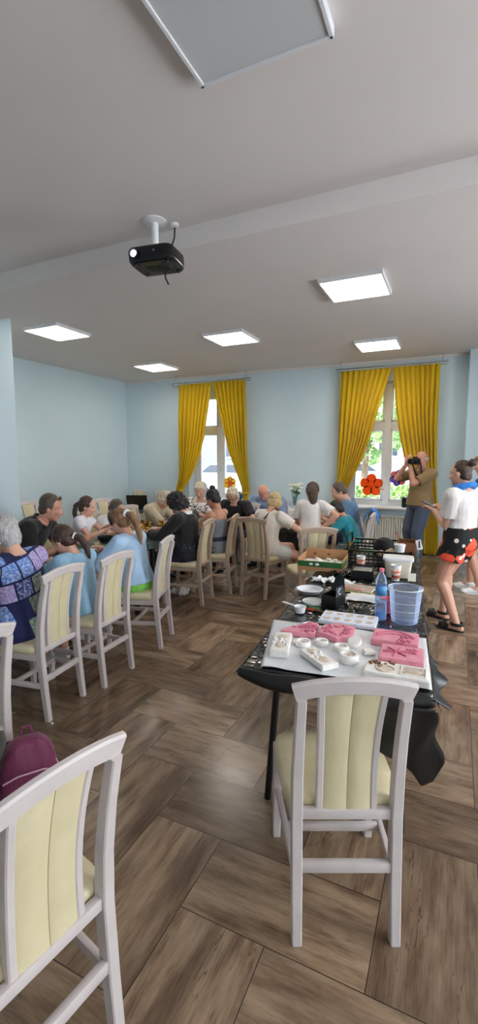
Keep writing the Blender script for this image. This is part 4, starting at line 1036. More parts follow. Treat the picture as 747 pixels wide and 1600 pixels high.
# standing
P17 = person((-.50, 7.80, 0), 136, 1.80, 'bald man in tan T-shirt and jeans holding a camera to his eye', skin='skin_red', bw=1.08, pel=(0, 0, .955), lean=-2, head=(6, 14), belly=.02,
   hands={1: (.115, .20, 1.56), -1: (-.03, .25, 1.52)}, feet={1: (.12, .02, .075, 25), -1: (-.12, .12, .075, -20)}, elbow={1: (.5, .0, -1), -1: (-.3, .1, -1)}, hand_dir={1: (-.35, .5, .8), -1: (.35, .5, .6)}, curl=.7,
   clothes=[('jeans', 'c_jeans', {'len': 1.93, 'inf': .022, 'top': .05}), ('shirt', 'c_tan', {'sleeve': .75, 'inf': .026, 'hem': -.02, 'flare': .012})], hair=('bald', {'nz': .001}), hairc='h_grey', shoes=('shoe', 'black'))
P18 = person((.065, 4.90, 0), 58, 1.68, 'young woman in white T-shirt and floral shorts walking past the black table with a phone', bw=1.02, pel=(0, 0, .875), lean=0, head=(6, 6), hs=.98,
   hands={1: (.10, .24, 1.14), -1: (-.04, .27, 1.13)}, feet={1: (.11, .22, .080, 6), -1: (-.10, -.06, .080, -6)}, elbow={1: (.4, -1, -.7), -1: (-.5, -1, -.7)}, hand_dir={1: (-.2, 1, .35), -1: (.2, 1, .3)},
   clothes=[('shorts', 'floral', {'len': .42, 'inf': .030, 'w': 1.16, 'top': .075}), ('shirt', 'c_white_t', {'sleeve': .70, 'inf': .022, 'hem': .052, 'w': 1.08, 'flare': .0})],
   hair=('bun', {'bunat': (0, -.118, .092), 'vol': .955, 'tight': 1}), hairc='h_brown', shoes=('sandal', 'black'), voxel=.006)
P19 = person((.34, 6.35, 0), 80, 1.74, 'person in dark T-shirt with a blue neckerchief, cut by the right edge of the view', bw=1.05, pel=(0, 0, .92), lean=0, head=(10, 10), hands={1: (.2, .12, .80), -1: (-.2, .1, .80)}, feet={1: (.10, .14, .078, 8), -1: (-.10, .0, .078, -8)},
   clothes=[('shorts', 'c_dark_t', {'len': .55, 'inf': .024}), ('shirt', 'c_dark_t', {'sleeve': .75, 'inf': .024, 'hem': -.03})], hair=('short', {'vol': 1.02, 'nz': .006, 'fringe': 1}), hairc='h_light', shoes=('shoe', 'white'))
def kerchief(F, side_):
    """rolled neckerchief: collar ring on the neck with two tails on the chest"""
    u = F.u; c = (F.sh[1]+F.sh[-1])/2
    g = MB(); ring = []
    for i in range(25):
        a = 2*PI*i/24; ring.append(c+V(math.cos(a)*.108*u, math.sin(a)*.098*u+.010, (.058-.050*math.sin(a))*u))
    g.tube(ring, [.034+.008*math.cos(2*PI*i/24*2) for i in range(25)], 10)
    for s in (-1, 1): g.tube([c+V(s*.01, .100*u, -.02*u), c+V(s*.03, .135*u, -.09*u), c+V(s*.05, .140*u, -.17*u)], [.026, .022, .008], 8)
    # triangle lying on the back
    g.loft([[c+V(-.10*u, -.075*u, .02*u), c+V(.10*u, -.075*u, .02*u), c+V(.10*u, -.090*u, .015*u), c+V(-.10*u, -.090*u, .015*u)], [c+V(-.005, -.115*u, -.16*u), c+V(.005, -.115*u, -.16*u), c+V(.005, -.122*u, -.16*u), c+V(-.005, -.122*u, -.16*u)]])
    return g.build('neckerchief', M['blue'], F.root, 180, voxel=.008, sm=3)
kerchief(P18, 1); kerchief(P19, 1)
# things held
def wpos(F, q): return F.root.matrix_basis @ q
pa, d, inn, pn = P18.palm[1]; pb = P18.palm[-1][0]
t = thing('phone', 'smartphone held by the woman in floral shorts', 'phone', wpos(P18, (pa+pb)/2+V(0, .03, .028)), 72)
MB().box((0, 0, 0), (.074, .15, .009), .004, (.45, 0, 0)).build('phone_body', M['black'], t); MB().box((0, -.0026, .0052), (.066, .138, .0012), 0, (.45, 0, 0)).build('screen', emit('phone_screen', (160, 165, 175), .35), t)
eye = P17.H(0, .125, -.004)
t = thing('camera', 'black camera raised to the face of the photographer in tan shirt', 'camera', wpos(P17, eye), 136+14)
MB().box((0, .04, -.012), (.142, .065, .095), .012).build('camera_body', M['black'], t)
MB().box((.0, .035, .045), (.06, .06, .03), .010).build('viewfinder', M['black'], t)
MB().box((.062, .055, -.012), (.03, .05, .09), .012).build('grip', M['black'], t)
ln = MB().lathe([(.036, 0), (.040, .004), (.040, .07), (.037, .074), (.039, .080), (.039, .105), (.034, .106), (.030, .095), (.001, .09)], mat=Matrix.Translation((0, .07, -.015)) @ Euler((R(-90), 0, 0)).to_matrix().to_4x4()).build('lens', M['black'], t)
MB().ell((0, .163, -.015), (.029, .006, .029)).build('lens_glass', M['blackgloss'], ln)
MB().lathe([(.007, 0), (.007, .008)], (.045, .03, .036), 12).build('shutter_button', M['chrome'], t)
MB().sweep([(-.072, .035, .02), (-.10, .03, -.08), (-.11, .02, -.20), (-.08, .02, -.27), (-.02, .0, -.24), (.04, -.02, -.16), (.072, .02, .0)], .024, .003, side=(1, 0, 0)).build('strap', M['dark'], t)
# ------------------------------------------------------------------ things on the black table
TZ = .744
G1 = 'casting moulds on the waxed paper'
def top_rect(w, d, n=1): return [(-w/2, -d/2), (w/2, -d/2), (w/2, d/2), (-w/2, d/2)]
# waxed paper sheet
SH = [(-.725, 1.795), (-.045, 1.885), (-.10, 2.44), (-.89, 2.37), (-.86, 2.05)]
g = MB()
def shp(a, b):
    p = Vector((-.735, 1.795, 0)).lerp(Vector((-.045, 1.885, 0)), a); q = Vector((-.895, 2.37, 0)).lerp(Vector((-.10, 2.44, 0)), a); r = p.lerp(q, b)
    e = max(abs(a-.5), abs(b-.5)); lift = .012*max(0, e-.44)/.06*max(0, mnoise.noise(Vector((a*6, b*6, 3))))
    return (r.x, r.y, TZ+.0025+.0022*abs(mnoise.noise(Vector((a*4, b*3, 1))))+lift)
g.grid(shp, 50, 40)
tag(g.build('waxed_paper', M['wax'], None, 180, mods=[solid(.0012)]), 'sheet of pale waxed paper under the pink and white moulds', 'paper')
MZ = TZ+.0055
def relief(parent, spots, mat, name='relief'):
    m = MB()
    for x, y, z, rx, ry, rz_, a in spots: m.ell((x, y, z), (rx, ry, rz_), (0, 0, a), 8, 5)
    return m.build(name, mat, parent, 180)
def leafy(cx, cy, z, n, r0, r1, seed, sz=.009):
    rn = random.Random(seed); out = []
    for i in range(n):
        a = rn.uniform(0, 2*PI); r = rn.uniform(r0, r1); s = sz*rn.uniform(.7, 1.4)
        out.append((cx+r*math.cos(a), cy+r*math.sin(a), z, s*1.5, s*.7, .0045, a+rn.uniform(-1, 1)))
    return out
def mould_slab(name, label, loc, rz, poly, h, mat, group=G1):
    t = thing(name, label, 'mould', (*loc, MZ), rz, group)
    b = bmesh.new(); vs = [b.verts.new((x, y, 0)) for x, y in poly]; f = b.faces.new(vs); ex = bmesh.ops.extrude_face_region(b, geom=[f])
    for v in ex['geom']:
        if isinstance(v, bmesh.types.BMVert): v.co.z = h
    bmesh.ops.recalc_face_normals(b, faces=b.faces); bmesh.ops.bevel(b, geom=list(b.edges), offset=.004, segments=2, affect='EDGES')
    b.verts.index_update(); m = MB(); m.add([v.co for v in b.verts], [[v.index for v in q.verts] for q in b.faces]); b.free()
    m.build('slab', mat, t, 50)
    return t
# pink moulds
t = mould_slab('mould', 'pink triangular mould with a floral relief at the back left of the waxed paper', (-.69, 2.25), 8, [(-.10, -.075), (.075, -.075), (.075, .09), (.03, .105), (-.10, -.045)], .026, M['pink'])
relief(t, leafy(.02, .0, .027, 26, .0, .065, 1), M['pinkdeep'])
t = mould_slab('mould', 'pink hexagonal mould with a wreath relief behind the small round moulds', (-.515, 2.285), 0, [(-.085, -.07), (.02, -.105), (.09, -.05), (.075, .09), (-.02, .11), (-.085, .05)], .028, M['pink'])
relief(t, leafy(0, 0, .029, 46, .040, .072, 2, .008), M['pinkdeep'])
t = mould_slab('mould', 'pink rectangular mould with a curved branch relief at the right', (-.235, 2.32), 2, top_rect(.215, .165), .030, M['pink'])
sp = [(-.085+.17*i/16, -.03+.055*math.sin(PI*(i+1)/19), .031, .008, .005, .004, .5) for i in range(17)]+leafy(.04, -.045, .031, 16, 0, .04, 5)
relief(t, sp, M['pinkdeep']); m = MB()
m.tube([(-.09+.18*i/12, .0+.06*math.sin(PI*i/12), .031) for i in range(13)], .0045, 6); m.build('arc', M['pinkdeep'], t)
t = mould_slab('mould', 'pink rectangular mould with a starry branch relief at the right front', (-.185, 2.125), 3, top_rect(.185, .175), .030, M['pink'])
m = MB()
for a in range(6): m.bar((-.02, 0, .031), (-.02+.055*math.cos(a*PI/3+.3), .055*math.sin(a*PI/3+.3), .031), .010, .006, (0, 0, 1), .001)
m.build('star', M['pinkdeep'], t); relief(t, leafy(.045, .02, .031, 22, 0, .036, 8, .007), M['pinkdeep']); relief(t, leafy(-.06, 0, .031, 8, 0, .02, 9), M['pinkdeep'])
# white moulds
t = mould_slab('mould', 'white oblong plaster mould standing at the left edge of the waxed paper', (-.72, 2.015), 14, top_rect(.085, .235), .034, M['plaster'])
m = MB()
m.ell((0, .05, .034), (.026, .034, .003)).ell((0, -.045, .034), (.028, .036, .003)); m.build('recess', M['plasterstain'], t); relief(t, leafy(0, 0, .035, 16, .01, .05, 3, .007), M['plaster'])
t = mould_slab('mould', 'white long plaster mould lying aslant at the front of the waxed paper', (-.52, 1.945), -42, top_rect(.195, .085), .026, M['plaster'])
m = MB()
m.ell((-.05, 0, .026), (.034, .022, .003)).ell((.04, 0, .026), (.036, .024, .003)); m.build('recess', M['plasterstain'], t); relief(t, leafy(-.02, 0, .027, 14, 0, .05, 4, .007), M['plaster'])
def round_mould(label, x, y, r, h, tilt=None, notch=False):
    t = thing('round_mould', label, 'mould', (x, y, MZ+(.0 if not tilt else .0)), 0, G1)
    if tilt: t.rotation_euler = tilt; t.location.z += .038
    MB().lathe([(r*.97, 0), (r, .004), (r, h-.004), (r*.96, h), (r*.70, h), (r*.66, h-.012), (.001, h-.012)], n=32).build('ring', M['plaster'], t, 40)
    m = MB(); m.ell((0, 0, h-.011), (r*.58, r*.58, .005)); m.build('recess', M['plasterstain'], t)
    rn = random.Random(x); relief(t, [(r*.4*math.cos(a), r*.4*math.sin(a), h-.008, .008, .004, .004, a) for a in [2*PI*i/7 for i in range(7)]], M['plaster'])
    if notch: relief(t, [(-r*1.1, -.004, h*.5, r*.28, r*.4, h*.5, 0)], M['plaster'], 'lug')
    return t
round_mould('white round mould with a side lug, just right of the oblong white mould', -.635, 2.09, .037, .024, None, True)
round_mould('white small round mould in front of the pink hexagonal mould', -.555, 2.135, .032, .024)
round_mould('white round mould with a stained recess in the middle of the waxed paper', -.455, 2.105, .037, .026)
round_mould('white thick round mould nearest the chair at the front of the paper', -.395, 2.00, .042, .038)
t = thing('round_mould', 'white smooth disc leaning on the edge of the pink hexagonal mould', 'mould', (-.405, 2.185, MZ+.014), 0, G1); t.rotation_euler = (R(28), R(-6), 0)
MB().lathe([(.030, 0), (.033, .004), (.033, .016), (.030, .020), (.001, .020)], n=30).build('disc', M['plaster'], t, 40)
t = mould_slab('mould', 'white tiny square mould to the right of the round moulds', (-.33, 2.125), 28, top_rect(.052, .052), .016, M['plaster'])
t = mould_slab('mould', 'white wide mould with oval and oblong recesses at the front right corner of the table', (-.185, 1.935), 2, top_rect(.255, .125), .032, M['plaster'])
m = MB()
m.lathe([(.040, .033), (.038, .036), (.033, .036), (.030, .030), (.001, .028)], (-.045, -.01, 0), 26, sy=.85); m.build('oval_recess', M['plasterstain'], t)
m = MB()
for c, s in (((.065, .040, .034), (.10, .006, .008)), ((.065, -.040, .034), (.10, .006, .008)), ((.018, 0, .034), (.006, .085, .008)), ((.112, 0, .034), (.006, .085, .008))): m.box(c, s, .002)
m.build('rim', M['plaster'], t, 0); MB().box((.065, 0, .0325), (.088, .074, .003), .001).ell((.095, .02, .034), (.008, .006, .008)).build('oblong_recess', M['plasterstain'], t)
relief(t, leafy(-.085, .03, .033, 26, 0, .035, 13, .005)+leafy(-.03, .045, .033, 10, 0, .03, 14, .004), M['cardboarddark'], 'flower_relief')
t = mould_slab('silicone_mould', 'long bluish white silicone mould with ten hollow shapes behind the pink moulds', (-.505, 2.52), 3, top_rect(.305, .175), .024, M['silwhite'])
t.location.z = TZ
m = MB()
for i in range(5):
    for j in range(2):
        x = -.115+.0575*i; y = -.042+.084*j
        m.lathe([(.020, .024), (.0195, .0262), (.016, .0262), (.013, .0245), (.001, .0245)], (x, y, 0), 18, sy=1.25 if (i+j) % 2 else .9)
m.build('hollow', M['plasterstain'], t, 60)
def lath(name, label, cat, loc, prof, mat, n=28, part='body', rz=0, group=None):
    t = thing(name, label, cat, (*loc[:2], loc[2] if len(loc) > 2 else TZ), rz, group); MB().lathe(prof, n=n).build(part, mat, t, 40); return t
# measuring cup with handle
t = lath('measuring_cup', 'small white measuring cup with a long handle at the left edge of the table', 'cup', (-.80, 2.56), [(.024, 0), (.027, .002), (.034, .036), (.036, .037), (.036, .039), (.033, .038), (.026, .004), (.001, .004)], M['whiteplastic'])
MB().sweep([(-.033, .004, .036), (-.07, .02, .037), (-.125, .045, .036)], [.014, .016, .020], .004, side=(.3, 1, 0)).build('handle', M['whiteplastic'], t)
# bowl, lid, markers
lath('bowl', 'shallow white bowl at the left edge of the black table', 'bowl', (-.865, 2.98), [(.06, 0), (.066, .002), (.086, .026), (.090, .028), (.088, .031), (.062, .006), (.001, .005)], M['whiteplastic'])
t = lath('clear_dish', 'clear round plastic dish in front of the white bowl', 'lid', (-.785, 2.775), [(.060, 0), (.062, .010), (.066, .011), (.066, .014), (.058, .013), (.056, .006), (.001, .006)], M['whiteplastic'])
def pen(label, x, y, a, mat, L=.13, z=TZ+.007):
    t = thing('marker_pen', label, 'pen', (x, y, z), a, 'pens by the clear lid')
    MB().tube([(-L/2, 0, 0), (L*.2, 0, 0)], .006, 10).build('barrel', mat, t); MB().tube([(L*.2, 0, 0), (L/2-.01, 0, 0), (L/2, 0, 0)], [.007, .0065, .003], 10).build('cap', M['black'] if mat != M['green'] else mat, t); return t
pen('green marker pen in front of the clear lid', -.77, 2.665, -8, M['green']); pen('dark red pen in front of the green marker', -.75, 2.615, -20, M['red']); pen('brown pencil crossing beside the red pen', -.70, 2.62, -24, M['brownwood'], .15)
# black folding gift box, open
t = thing('gift_box', 'black carton with open flap standing left of the middle of the table', 'box', (-.655, 2.78, TZ), -14)
m = MB(); w, d, h = .095, .13, .075
for c, s in (((0, -d/2, h/2), (w, .003, h)), ((0, d/2, h/2), (w, .003, h)), ((-w/2, 0, h/2), (.003, d, h)), ((w/2, 0, h/2), (.003, d, h)), ((0, 0, .002), (w, d, .003))): m.box(c, s, .0005)
m.build('carton', M['black'], t, 0)
m = MB(); m.prism([(-.0475, 0), (.0475, 0), (.03, .085), (.0, .115), (-.03, .085)], 0, .003, Matrix.Translation((0, .064, .073)) @ Euler((R(78), 0, 0)).to_matrix().to_4x4())
m.build('flap', M['black'], t, 0)
m = MB(); m.prism([(-.065, 0), (.065, 0), (.05, .05), (-.03, .05)], 0, .003, Matrix.Translation((.048, 0, .073)) @ Euler((R(70), 0, R(90))).to_matrix().to_4x4()); m.build('flap', M['black'], t, 0)
MB().tube([(.052+.0, -.018+.018*math.cos(a), .10+.018*math.sin(a)) for a in [PI*.3+1.4*PI*i/12 for i in range(13)]], .0022, 6).build('handle_ring', M['white'], t)
# crumpled paper gloves
def crumple(name, label, cat, x, y, sx, sy, mat, seed, z=TZ, h=.018):
    g = MB()
    def f(a, b):
        n = mnoise.noise(Vector((a*4.2, b*3.1, seed)))+.5*mnoise.noise(Vector((a*9, b*8, seed+3))); e = 1-.35*abs(2*a-1)**2*abs(mnoise.noise(Vector((b*3, seed, 1))))*2
        return (x+sx*(a-.5)+.02*mnoise.noise(Vector((b*5, seed, 0))), y+sy*(b-.5)*e+.02*mnoise.noise(Vector((a*5, seed, 4))), z+.006+h*max(-.2, n+.2))
    g.grid(f, 34, 24); return tag(g.build(name, mat, None, 180, mods=[solid(.0015)]), label, cat)
crumple('disposable_glove', 'crumpled white disposable glove behind the white bowl', 'glove', -.86, 3.32, .17, .10, M['paper'], 2, h=.03)
crumple('disposable_glove', 'second crumpled white glove, right of the first, behind the black carton', 'glove', -.71, 3.32, .14, .08, M['paper'], 5, h=.024)
# magazines
t = thing('magazine', 'colourful magazine lying flat behind the black carton', 'magazine', (-.60, 3.22, TZ), -8)
MB().box((0, 0, .004), (.25, .17, .007), .001).build('pages', M['paper'], t, 0)
m = MB(); m.box((0, 0, .0085), (.25, .17, .0012), 0); m.build('cover', paint('magazine_cover', (176, 150, 140), .35, .4, 26), t, 0); MB().box((-.03, -.065, .0095), (.18, .022, .001), 0).build('title_band', M['red'], t, 0)
t = thing('magazine', 'yellow edged booklet lying in front of the colourful magazine', 'magazine', (-.575, 3.125, TZ), -5)
MB().box((0, 0, .003), (.22, .05, .005), .001).build('pages', M['yellow'], t, 0); MB().box((.0, .0, .0062), (.2, .03, .001), 0).build('cover', M['green'], t, 0)
crumple('paper_sheet', 'plain white paper sheet beside the water bottle', 'paper', -.515, 3.0, .20, .17, M['paper'], 8, h=.004)
# bottle
t = lath('water_bottle', 'clear plastic water bottle with pink cap and blue label', 'bottle', (-.395, 2.95), [(.030, 0), (.034, .006), (.034, .05), (.032, .056), (.034, .062), (.034, .11), (.034, .135), (.028, .165), (.015, .190), (.013, .196), (.013, .212), (.0128, .213)], M['bottle'], part='bottle_body')
MB().lathe([(.0325, .004), (.0325, .12), (.001, .121)], n=24).build('water_fill', M['bottle'], t, 40)
MB().lathe([(.0347, .055), (.0347, .118)], cap=False, n=28).build('label', M['cyan'], t, 180, mods=[solid(.0006)])
MB().lathe([(.0155, .203), (.0155, .222), (.013, .224), (.001, .224)], n=24).build('cap', M['pinkfelt'], t)
# clear jar with a lid in front of bottle
t = lath('glass_jar', 'clear jar in front of the water bottle, beside the big bucket', 'jar', (-.352, 2.64), [(.030, 0), (.033, .004), (.033, .09), (.028, .098), (.028, .108), (.026, .108), (.026, .097), (.030, .088), (.030, .008), (.001, .006)], M['clear'], part='jar_body')
MB().lathe([(.0325, .104), (.0325, .116), (.001, .117)], n=26).build('lid', M['clear'], t)
MB().lathe([(.0285, .008), (.0285, .05), (.001, .051)], n=24).build('filling', M['cyan'], t)
# big measuring bucket
t = lath('mixing_bucket', 'large clear plastic mixing bucket with a rim at the right edge of the table', 'bucket', (-.225, 2.66), [(.066, 0), (.070, .003), (.087, .185), (.093, .187), (.094, .196), (.090, .198), (.0875, .194), (.0855, .186), (.0685, .006), (.001, .005)], M['clear'], 40, 'bucket_body')
m = MB()
for zz, r in ((.03, .0732), (.075, .0774), (.12, .0814)): m.tube([(r*math.cos(a), r*math.sin(a), zz) for a in [2*PI*i/40 for i in range(41)]], .0008, 5)
m.build('scale_line', M['silwhite'], t)
m = MB(); m.tube([(.0915*math.cos(a), .0915*math.sin(a), .195) for a in [2*PI*i/48 for i in range(49)]], .0028, 6); m.build('rim', M['whiteplastic'], t)
t = lath('paper_cup', 'pink plastic cup standing behind the mixing bucket', 'cup', (-.335, 2.78), [(.024, 0), (.026, .002), (.034, .085), (.036, .087), (.034, .088), (.025, .004), (.001, .004)], M['pinkfelt'], part='cup')
# printed cups
def pcup(label, x, y, h=.10):
    t = lath('paper_cup', label, 'cup', (x, y), [(.026, 0), (.027, .002), (.036, h), (.0375, h+.001), (.0375, h+.004), (.035, h+.003), (.026, .006), (.001, .006)], M['paper'], part='cup', group='printed paper cups')
    MB().lathe([(.0285, .014), (.0352, h-.022)], cap=False, n=30).build('printed_sleeve', M['cupprint'], t, 180, mods=[solid(.0008)]); return t
pcup('red printed paper cup standing near the cardboard tray', -.685, 3.85); pcup('red printed paper cup standing between water bottle and white tub', -.375, 3.56, .115)
# black tray box
t = thing('tin_box', 'shallow open black box between the cardboard tray and the bottle', 'box', (-.625, 3.60, TZ), 6)
m = MB(); w, d, h = .155, .20, .062
for c, s in (((0, -d/2, h/2), (w, .005, h)), ((0, d/2, h/2), (w, .005, h)), ((-w/2, 0, h/2), (.005, d, h)), ((w/2, 0, h/2), (.005, d, h)), ((0, 0, h-.016), (w, d, .004))): m.box(c, s, .001)
m.build('box_body', M['black'], t, 0); MB().box((0, 0, h-.012), (w-.02, d-.02, .003), 0).build('foil_lining', paint('box_foil', (150, 158, 166), .25, .3, 30, metal=.6), t, 0)
# white tub
t = thing('plastic_tub', 'white rectangular plastic tub with lid at the right edge of the table', 'tub', (-.375, 3.70, TZ), 5)
def sq(w, d, z): return [(math.copysign(abs(math.cos(a))**.3, math.cos(a))*w/2, math.copysign(abs(math.sin(a))**.3, math.sin(a))*d/2, z) for a in [2*PI*k/36 for k in range(36)]]
MB().loft([sq(.17, .12, 0), sq(.175, .125, .004), sq(.205, .15, .14)]).build('tub_body', M['cream'], t, 50)
MB().loft([sq(.222, .166, .132), sq(.226, .170, .136), sq(.226, .170, .150), sq(.215, .16, .154), sq(.19, .135, .152)]).build('lid', M['whiteplastic'], t, 50)
t = thing('price_card', 'small blank cream card leaning at the right edge beside the white tub', 'card', (-.262, 3.57, TZ+.004), 5); MB().box((0, 0, .03), (.055, .004, .06), .001, (R(-24), 0, 0)).build('card', M['cream'], t, 0)
# cardboard tray with green front
t = thing('cardboard_tray', 'cardboard fruit tray with green printed front on the black table', 'tray', (-.975, 3.745, TZ), 4)
m = MB(); w, d = .36, .30
m.box((0, 0, .003), (w, d, .005), .001); m.box((0, -d/2, .04), (w, .006, .08), .001); m.box((-w/2, 0, .05), (.006, d, .10), .001); m.box((w/2, 0, .05), (.006, d, .10), .001); m.box((0, d/2, .065), (w, .006, .13), .001)
m.build('tray_body', M['cardboard'], t, 0)
m = MB(); m.box((0, -d/2-.0045, .058), (w, .003, .045), 0); m.box((w/2+.0045, -.05, .058), (.003, d*.6, .045), 0); m.build('green_band', M['greenprint'], t, 0)
m = MB()
for x in (-.07, -.02): m.ell((x, -d/2-.006, .056), (.016, .002, .010))
m.build('print_spot', M['paper'], t)
m = MB()
for x in (.02, -.10): m.ell((x, d/2-.004, .085), (.014, .004, .010))
m.build('hand_hole', M['cardboarddark'], t)
# pale cast pieces in the tray
rn = random.Random(4)
for i in range(9):
    x = -.13+.032*i+rn.uniform(-.01, .01); y = rn.uniform(-.09, .09)
    c = Matrix.Translation(t.location) @ Matrix.Rotation(R(4), 4, 'Z') @ Vector((x, y, .055))
    q = MB(); q.ell((0, 0, 0), (.026, .018, .014)); q.ell((.012, .006, .006), (.014, .012, .010))
    tag(q.build('plaster_casting', M['cream'], None, 180, loc=c, rz=rn.uniform(0, 180)), 'pale plaster casting heaped in the cardboard tray', 'casting', 'plaster castings in the cardboard tray')
MB().box((0, 0, .038), (.33, .27, .004), 0).build('tray_paper', M['paper'], t, 0)
tag(MB().box((0, 0, .02), (.13, .08, .04), .004).build('tissue_pack', M['paper'], None, 0, loc=(-1.00, 4.13, TZ+.02), rz=8), 'white tissue pack behind the cardboard tray', 'tissues')
# black plastic crate
t = thing('plastic_crate', 'black slatted plastic crate spanning the far end of the black table', 'crate', (-.60, 4.30, TZ), 5.4)
m = MB(); w, d, h = .52, .62, .13
for z in (.02, .05, .08): 
    m.box((0, -d/2, z), (w, .008, .014), .001); m.box((0, d/2, z), (w, .008, .014), .001); m.box((-w/2, 0, z), (.008, d, .014), .001); m.box((w/2, 0, z), (.008, d, .014), .001)
for i in range(15):
    x = -w/2+w*i/14; m.box((x, -d/2, .055), (.008, .010, .11), .001); m.box((x, d/2, .055), (.008, .010, .11), .001)
for i in range(15):
    y = -d/2+d*i/14; m.box((-w/2, y, .055), (.010, .008, .11), .001); m.box((w/2, y, .055), (.010, .008, .11), .001)
m.box((0, 0, .006), (w, d, .006), .001); m.build('slatted_body', M['black'], t, 0)
m = MB()
for s in (-1, 1): m.box((0, s*d/2, .122), (w+.03, .03, .016), .004); m.box((s*w/2, 0, .122), (.03, d+.03, .016), .004)
m.build('crate_rim', M['blackgloss'], t, 0)
m = MB(); m.tube([(-w/2+.0, -d/2+.1, .13), (-w/2-.02, -d/2+.14, .22), (-w/2-.0, -d/2+.42, .22), (-w/2, -d/2+.46, .13)], .008, 8); m.build('handle', M['black'], t)
rn = random.Random(11)
for i, (x, y) in enumerate(((.02, -.20), (.08, -.16), (.13, -.22), (.19, -.17), (.10, -.08), (.20, -.06))):
    c = Matrix.Translation(t.location) @ Matrix.Rotation(R(5.4), 4, 'Z') @ Vector((x, y, .085))
    q = MB(); q.ell((0, 0, 0), (.042, .034, .030)); q.ell((.012, .0, .018), (.02, .02, .012))
    tag(q.build('clay_piece', paint('tan_clay', (214, 184, 146), .8, .06, 20) if i == 0 else bpy.data.materials['tan_clay'], None, 180, loc=c, rz=rn.uniform(0, 180)), 'rounded tan piece lying in the black crate', 'clay piece', 'tan pieces in the black crate')
c = Matrix.Translation(t.location) @ Matrix.Rotation(R(5.4), 4, 'Z') @ Vector((.03, .14, .012))
q = thing('cap_hat', 'black baseball cap lying in the black crate', 'hat', c, 20)
MB().lathe([(.095, 0), (.098, .02), (.092, .10), (.065, .145), (.02, .160), (.001, .161)], n=24).build('crown', M['dark'], q); MB().ell((0, -.11, .02), (.075, .075, .010)).build('brim', M['dark'], q)
for i in range(1): pass
# brown cardboard box on table end with white tub
t = thing('cardboard_box', 'open brown cardboard box with raised flap at the right far end of the table', 'box', (-.36, 4.16, TZ+.115), 4)
m = MB(); w, d, h = .14, .20, .09
for c, s in (((0, -d/2, h/2), (w, .005, h)), ((0, d/2, h/2), (w, .005, h)), ((-w/2, 0, h/2), (.005, d, h)), ((w/2, 0, h/2), (.005, d, h)), ((0, 0, .003), (w, d, .005))): m.box(c, s, .001)
m.build('carton', M['cardboarddark'], t, 0); m = MB(); m.prism([(-.10, 0), (.10, 0), (.09, .06), (-.10, .09)], 0, .004, Matrix.Translation((-.07, 0, .09)) @ Euler((R(80), 0, R(90))).to_matrix().to_4x4()); m.build('flap', M['cardboarddark'], t, 0)
lath('plastic_tub', 'small white round tub in front of the brown cardboard box', 'tub', (-.40, 4.015, TZ+.131), [(.036, 0), (.038, .002), (.044, .055), (.047, .056), (.047, .064), (.044, .066), (.001, .066)], M['whiteplastic'], part='tub_body')
t = thing('leaflet', 'white leaflet with black print standing at the right end of the crate', 'leaflet', (-.262, 4.20, TZ+.13), 10)
MB().box((0, 0, .04), (.045, .003, .085), .0005, (R(-12), R(-14), 0)).build('sheet', M['paper'], t, 0); m = MB(); m.box((.002, -.0042, .045), (.012, .002, .06), 0, (R(-12), R(-2), 0)); m.build('print', M['black'], t, 0)
# strewn film wrinkles: a crumpled clear film strip in the middle
crumple('clear_wrap', 'crumpled glossy film strip in the middle of the black table', 'film', -.50, 2.75, .22, .20, M['foil'], 21, TZ, .022)
crumple('clear_wrap', 'crumpled glossy film strip beside the shallow black box', 'film', -.78, 3.62, .16, .22, M['foil'], 25, TZ, .022)
tag(MB().box((0, 0, .006), (.16, .10, .012), .003).build('plastic_sheet', M['foil_dark'], None, 0, loc=(-.30, 3.30, TZ), rz=5), 'flat grey plastic folder behind the mixing bucket', 'folder')

# ------------------------------------------------------------------ things on the craft tables
CZ = .748
rn = random.Random(21)
def plate(label, x, y, r=.085):
    return lath('paper_plate', label, 'plate', (x, y, CZ), [(r*.7, 0), (r*.75, .002), (r, .012), (r*1.02, .013), (r*.98, .015), (r*.7, .005), (.001, .004)], M['paper'], part='plate', group='white paper plates on the craft tables')
plate('white paper plate between the gold bow and the black cardigan woman', -3.16, 4.62); plate('second white paper plate nearer to the beige blouse woman', -3.24, 4.92, .075); plate('white paper plate before the girl with headband', -3.22, 3.52); plate('white paper plate before the patchwork tunic woman', -3.10, 2.32)
def bow(label, x, y, s, mat, seed):
    t = thing('ribbon_bow', label, 'bow', (x, y, CZ+.035), rn.uniform(0, 180), 'gold ribbon bows on the craft table')
    rr = random.Random(seed)
    for k in range(7):
        a = rr.uniform(0, 2*PI); b = rr.uniform(.2, 1.0); L = s*rr.uniform(.8, 1.2); m = MB()
        ax = V(math.cos(a)*math.cos(b), math.sin(a)*math.cos(b), math.sin(b)); sd = ax.orthogonal().normalized(); up = ax.cross(sd)
        m.sweep([ax*L*.5*(1-math.cos(q))+up*L*.32*math.sin(q) for q in [2*PI*i/14 for i in range(15)]], s*.30, .002, side=sd, ch=.0005); m.build('loop', mat, t, 180)
    MB().ell((0, 0, 0), (s*.14, s*.14, s*.12)).build('knot', mat, t, 180)
bow('gold ribbon bow on the table corner right of the headband girl', -3.42, 4.58, .10, M['gold'], 1); bow('gold ribbon bow lying beside the first bow, nearer to the beige blouse', -3.36, 4.86, .085, M['gold'], 2); bow('bronze ribbon bow behind the two gold bows', -3.54, 4.76, .10, M['brownwood'], 3); bow('bronze ribbon bow nearest to the boy in white shirt', -3.50, 4.40, .07, M['gold'], 4)
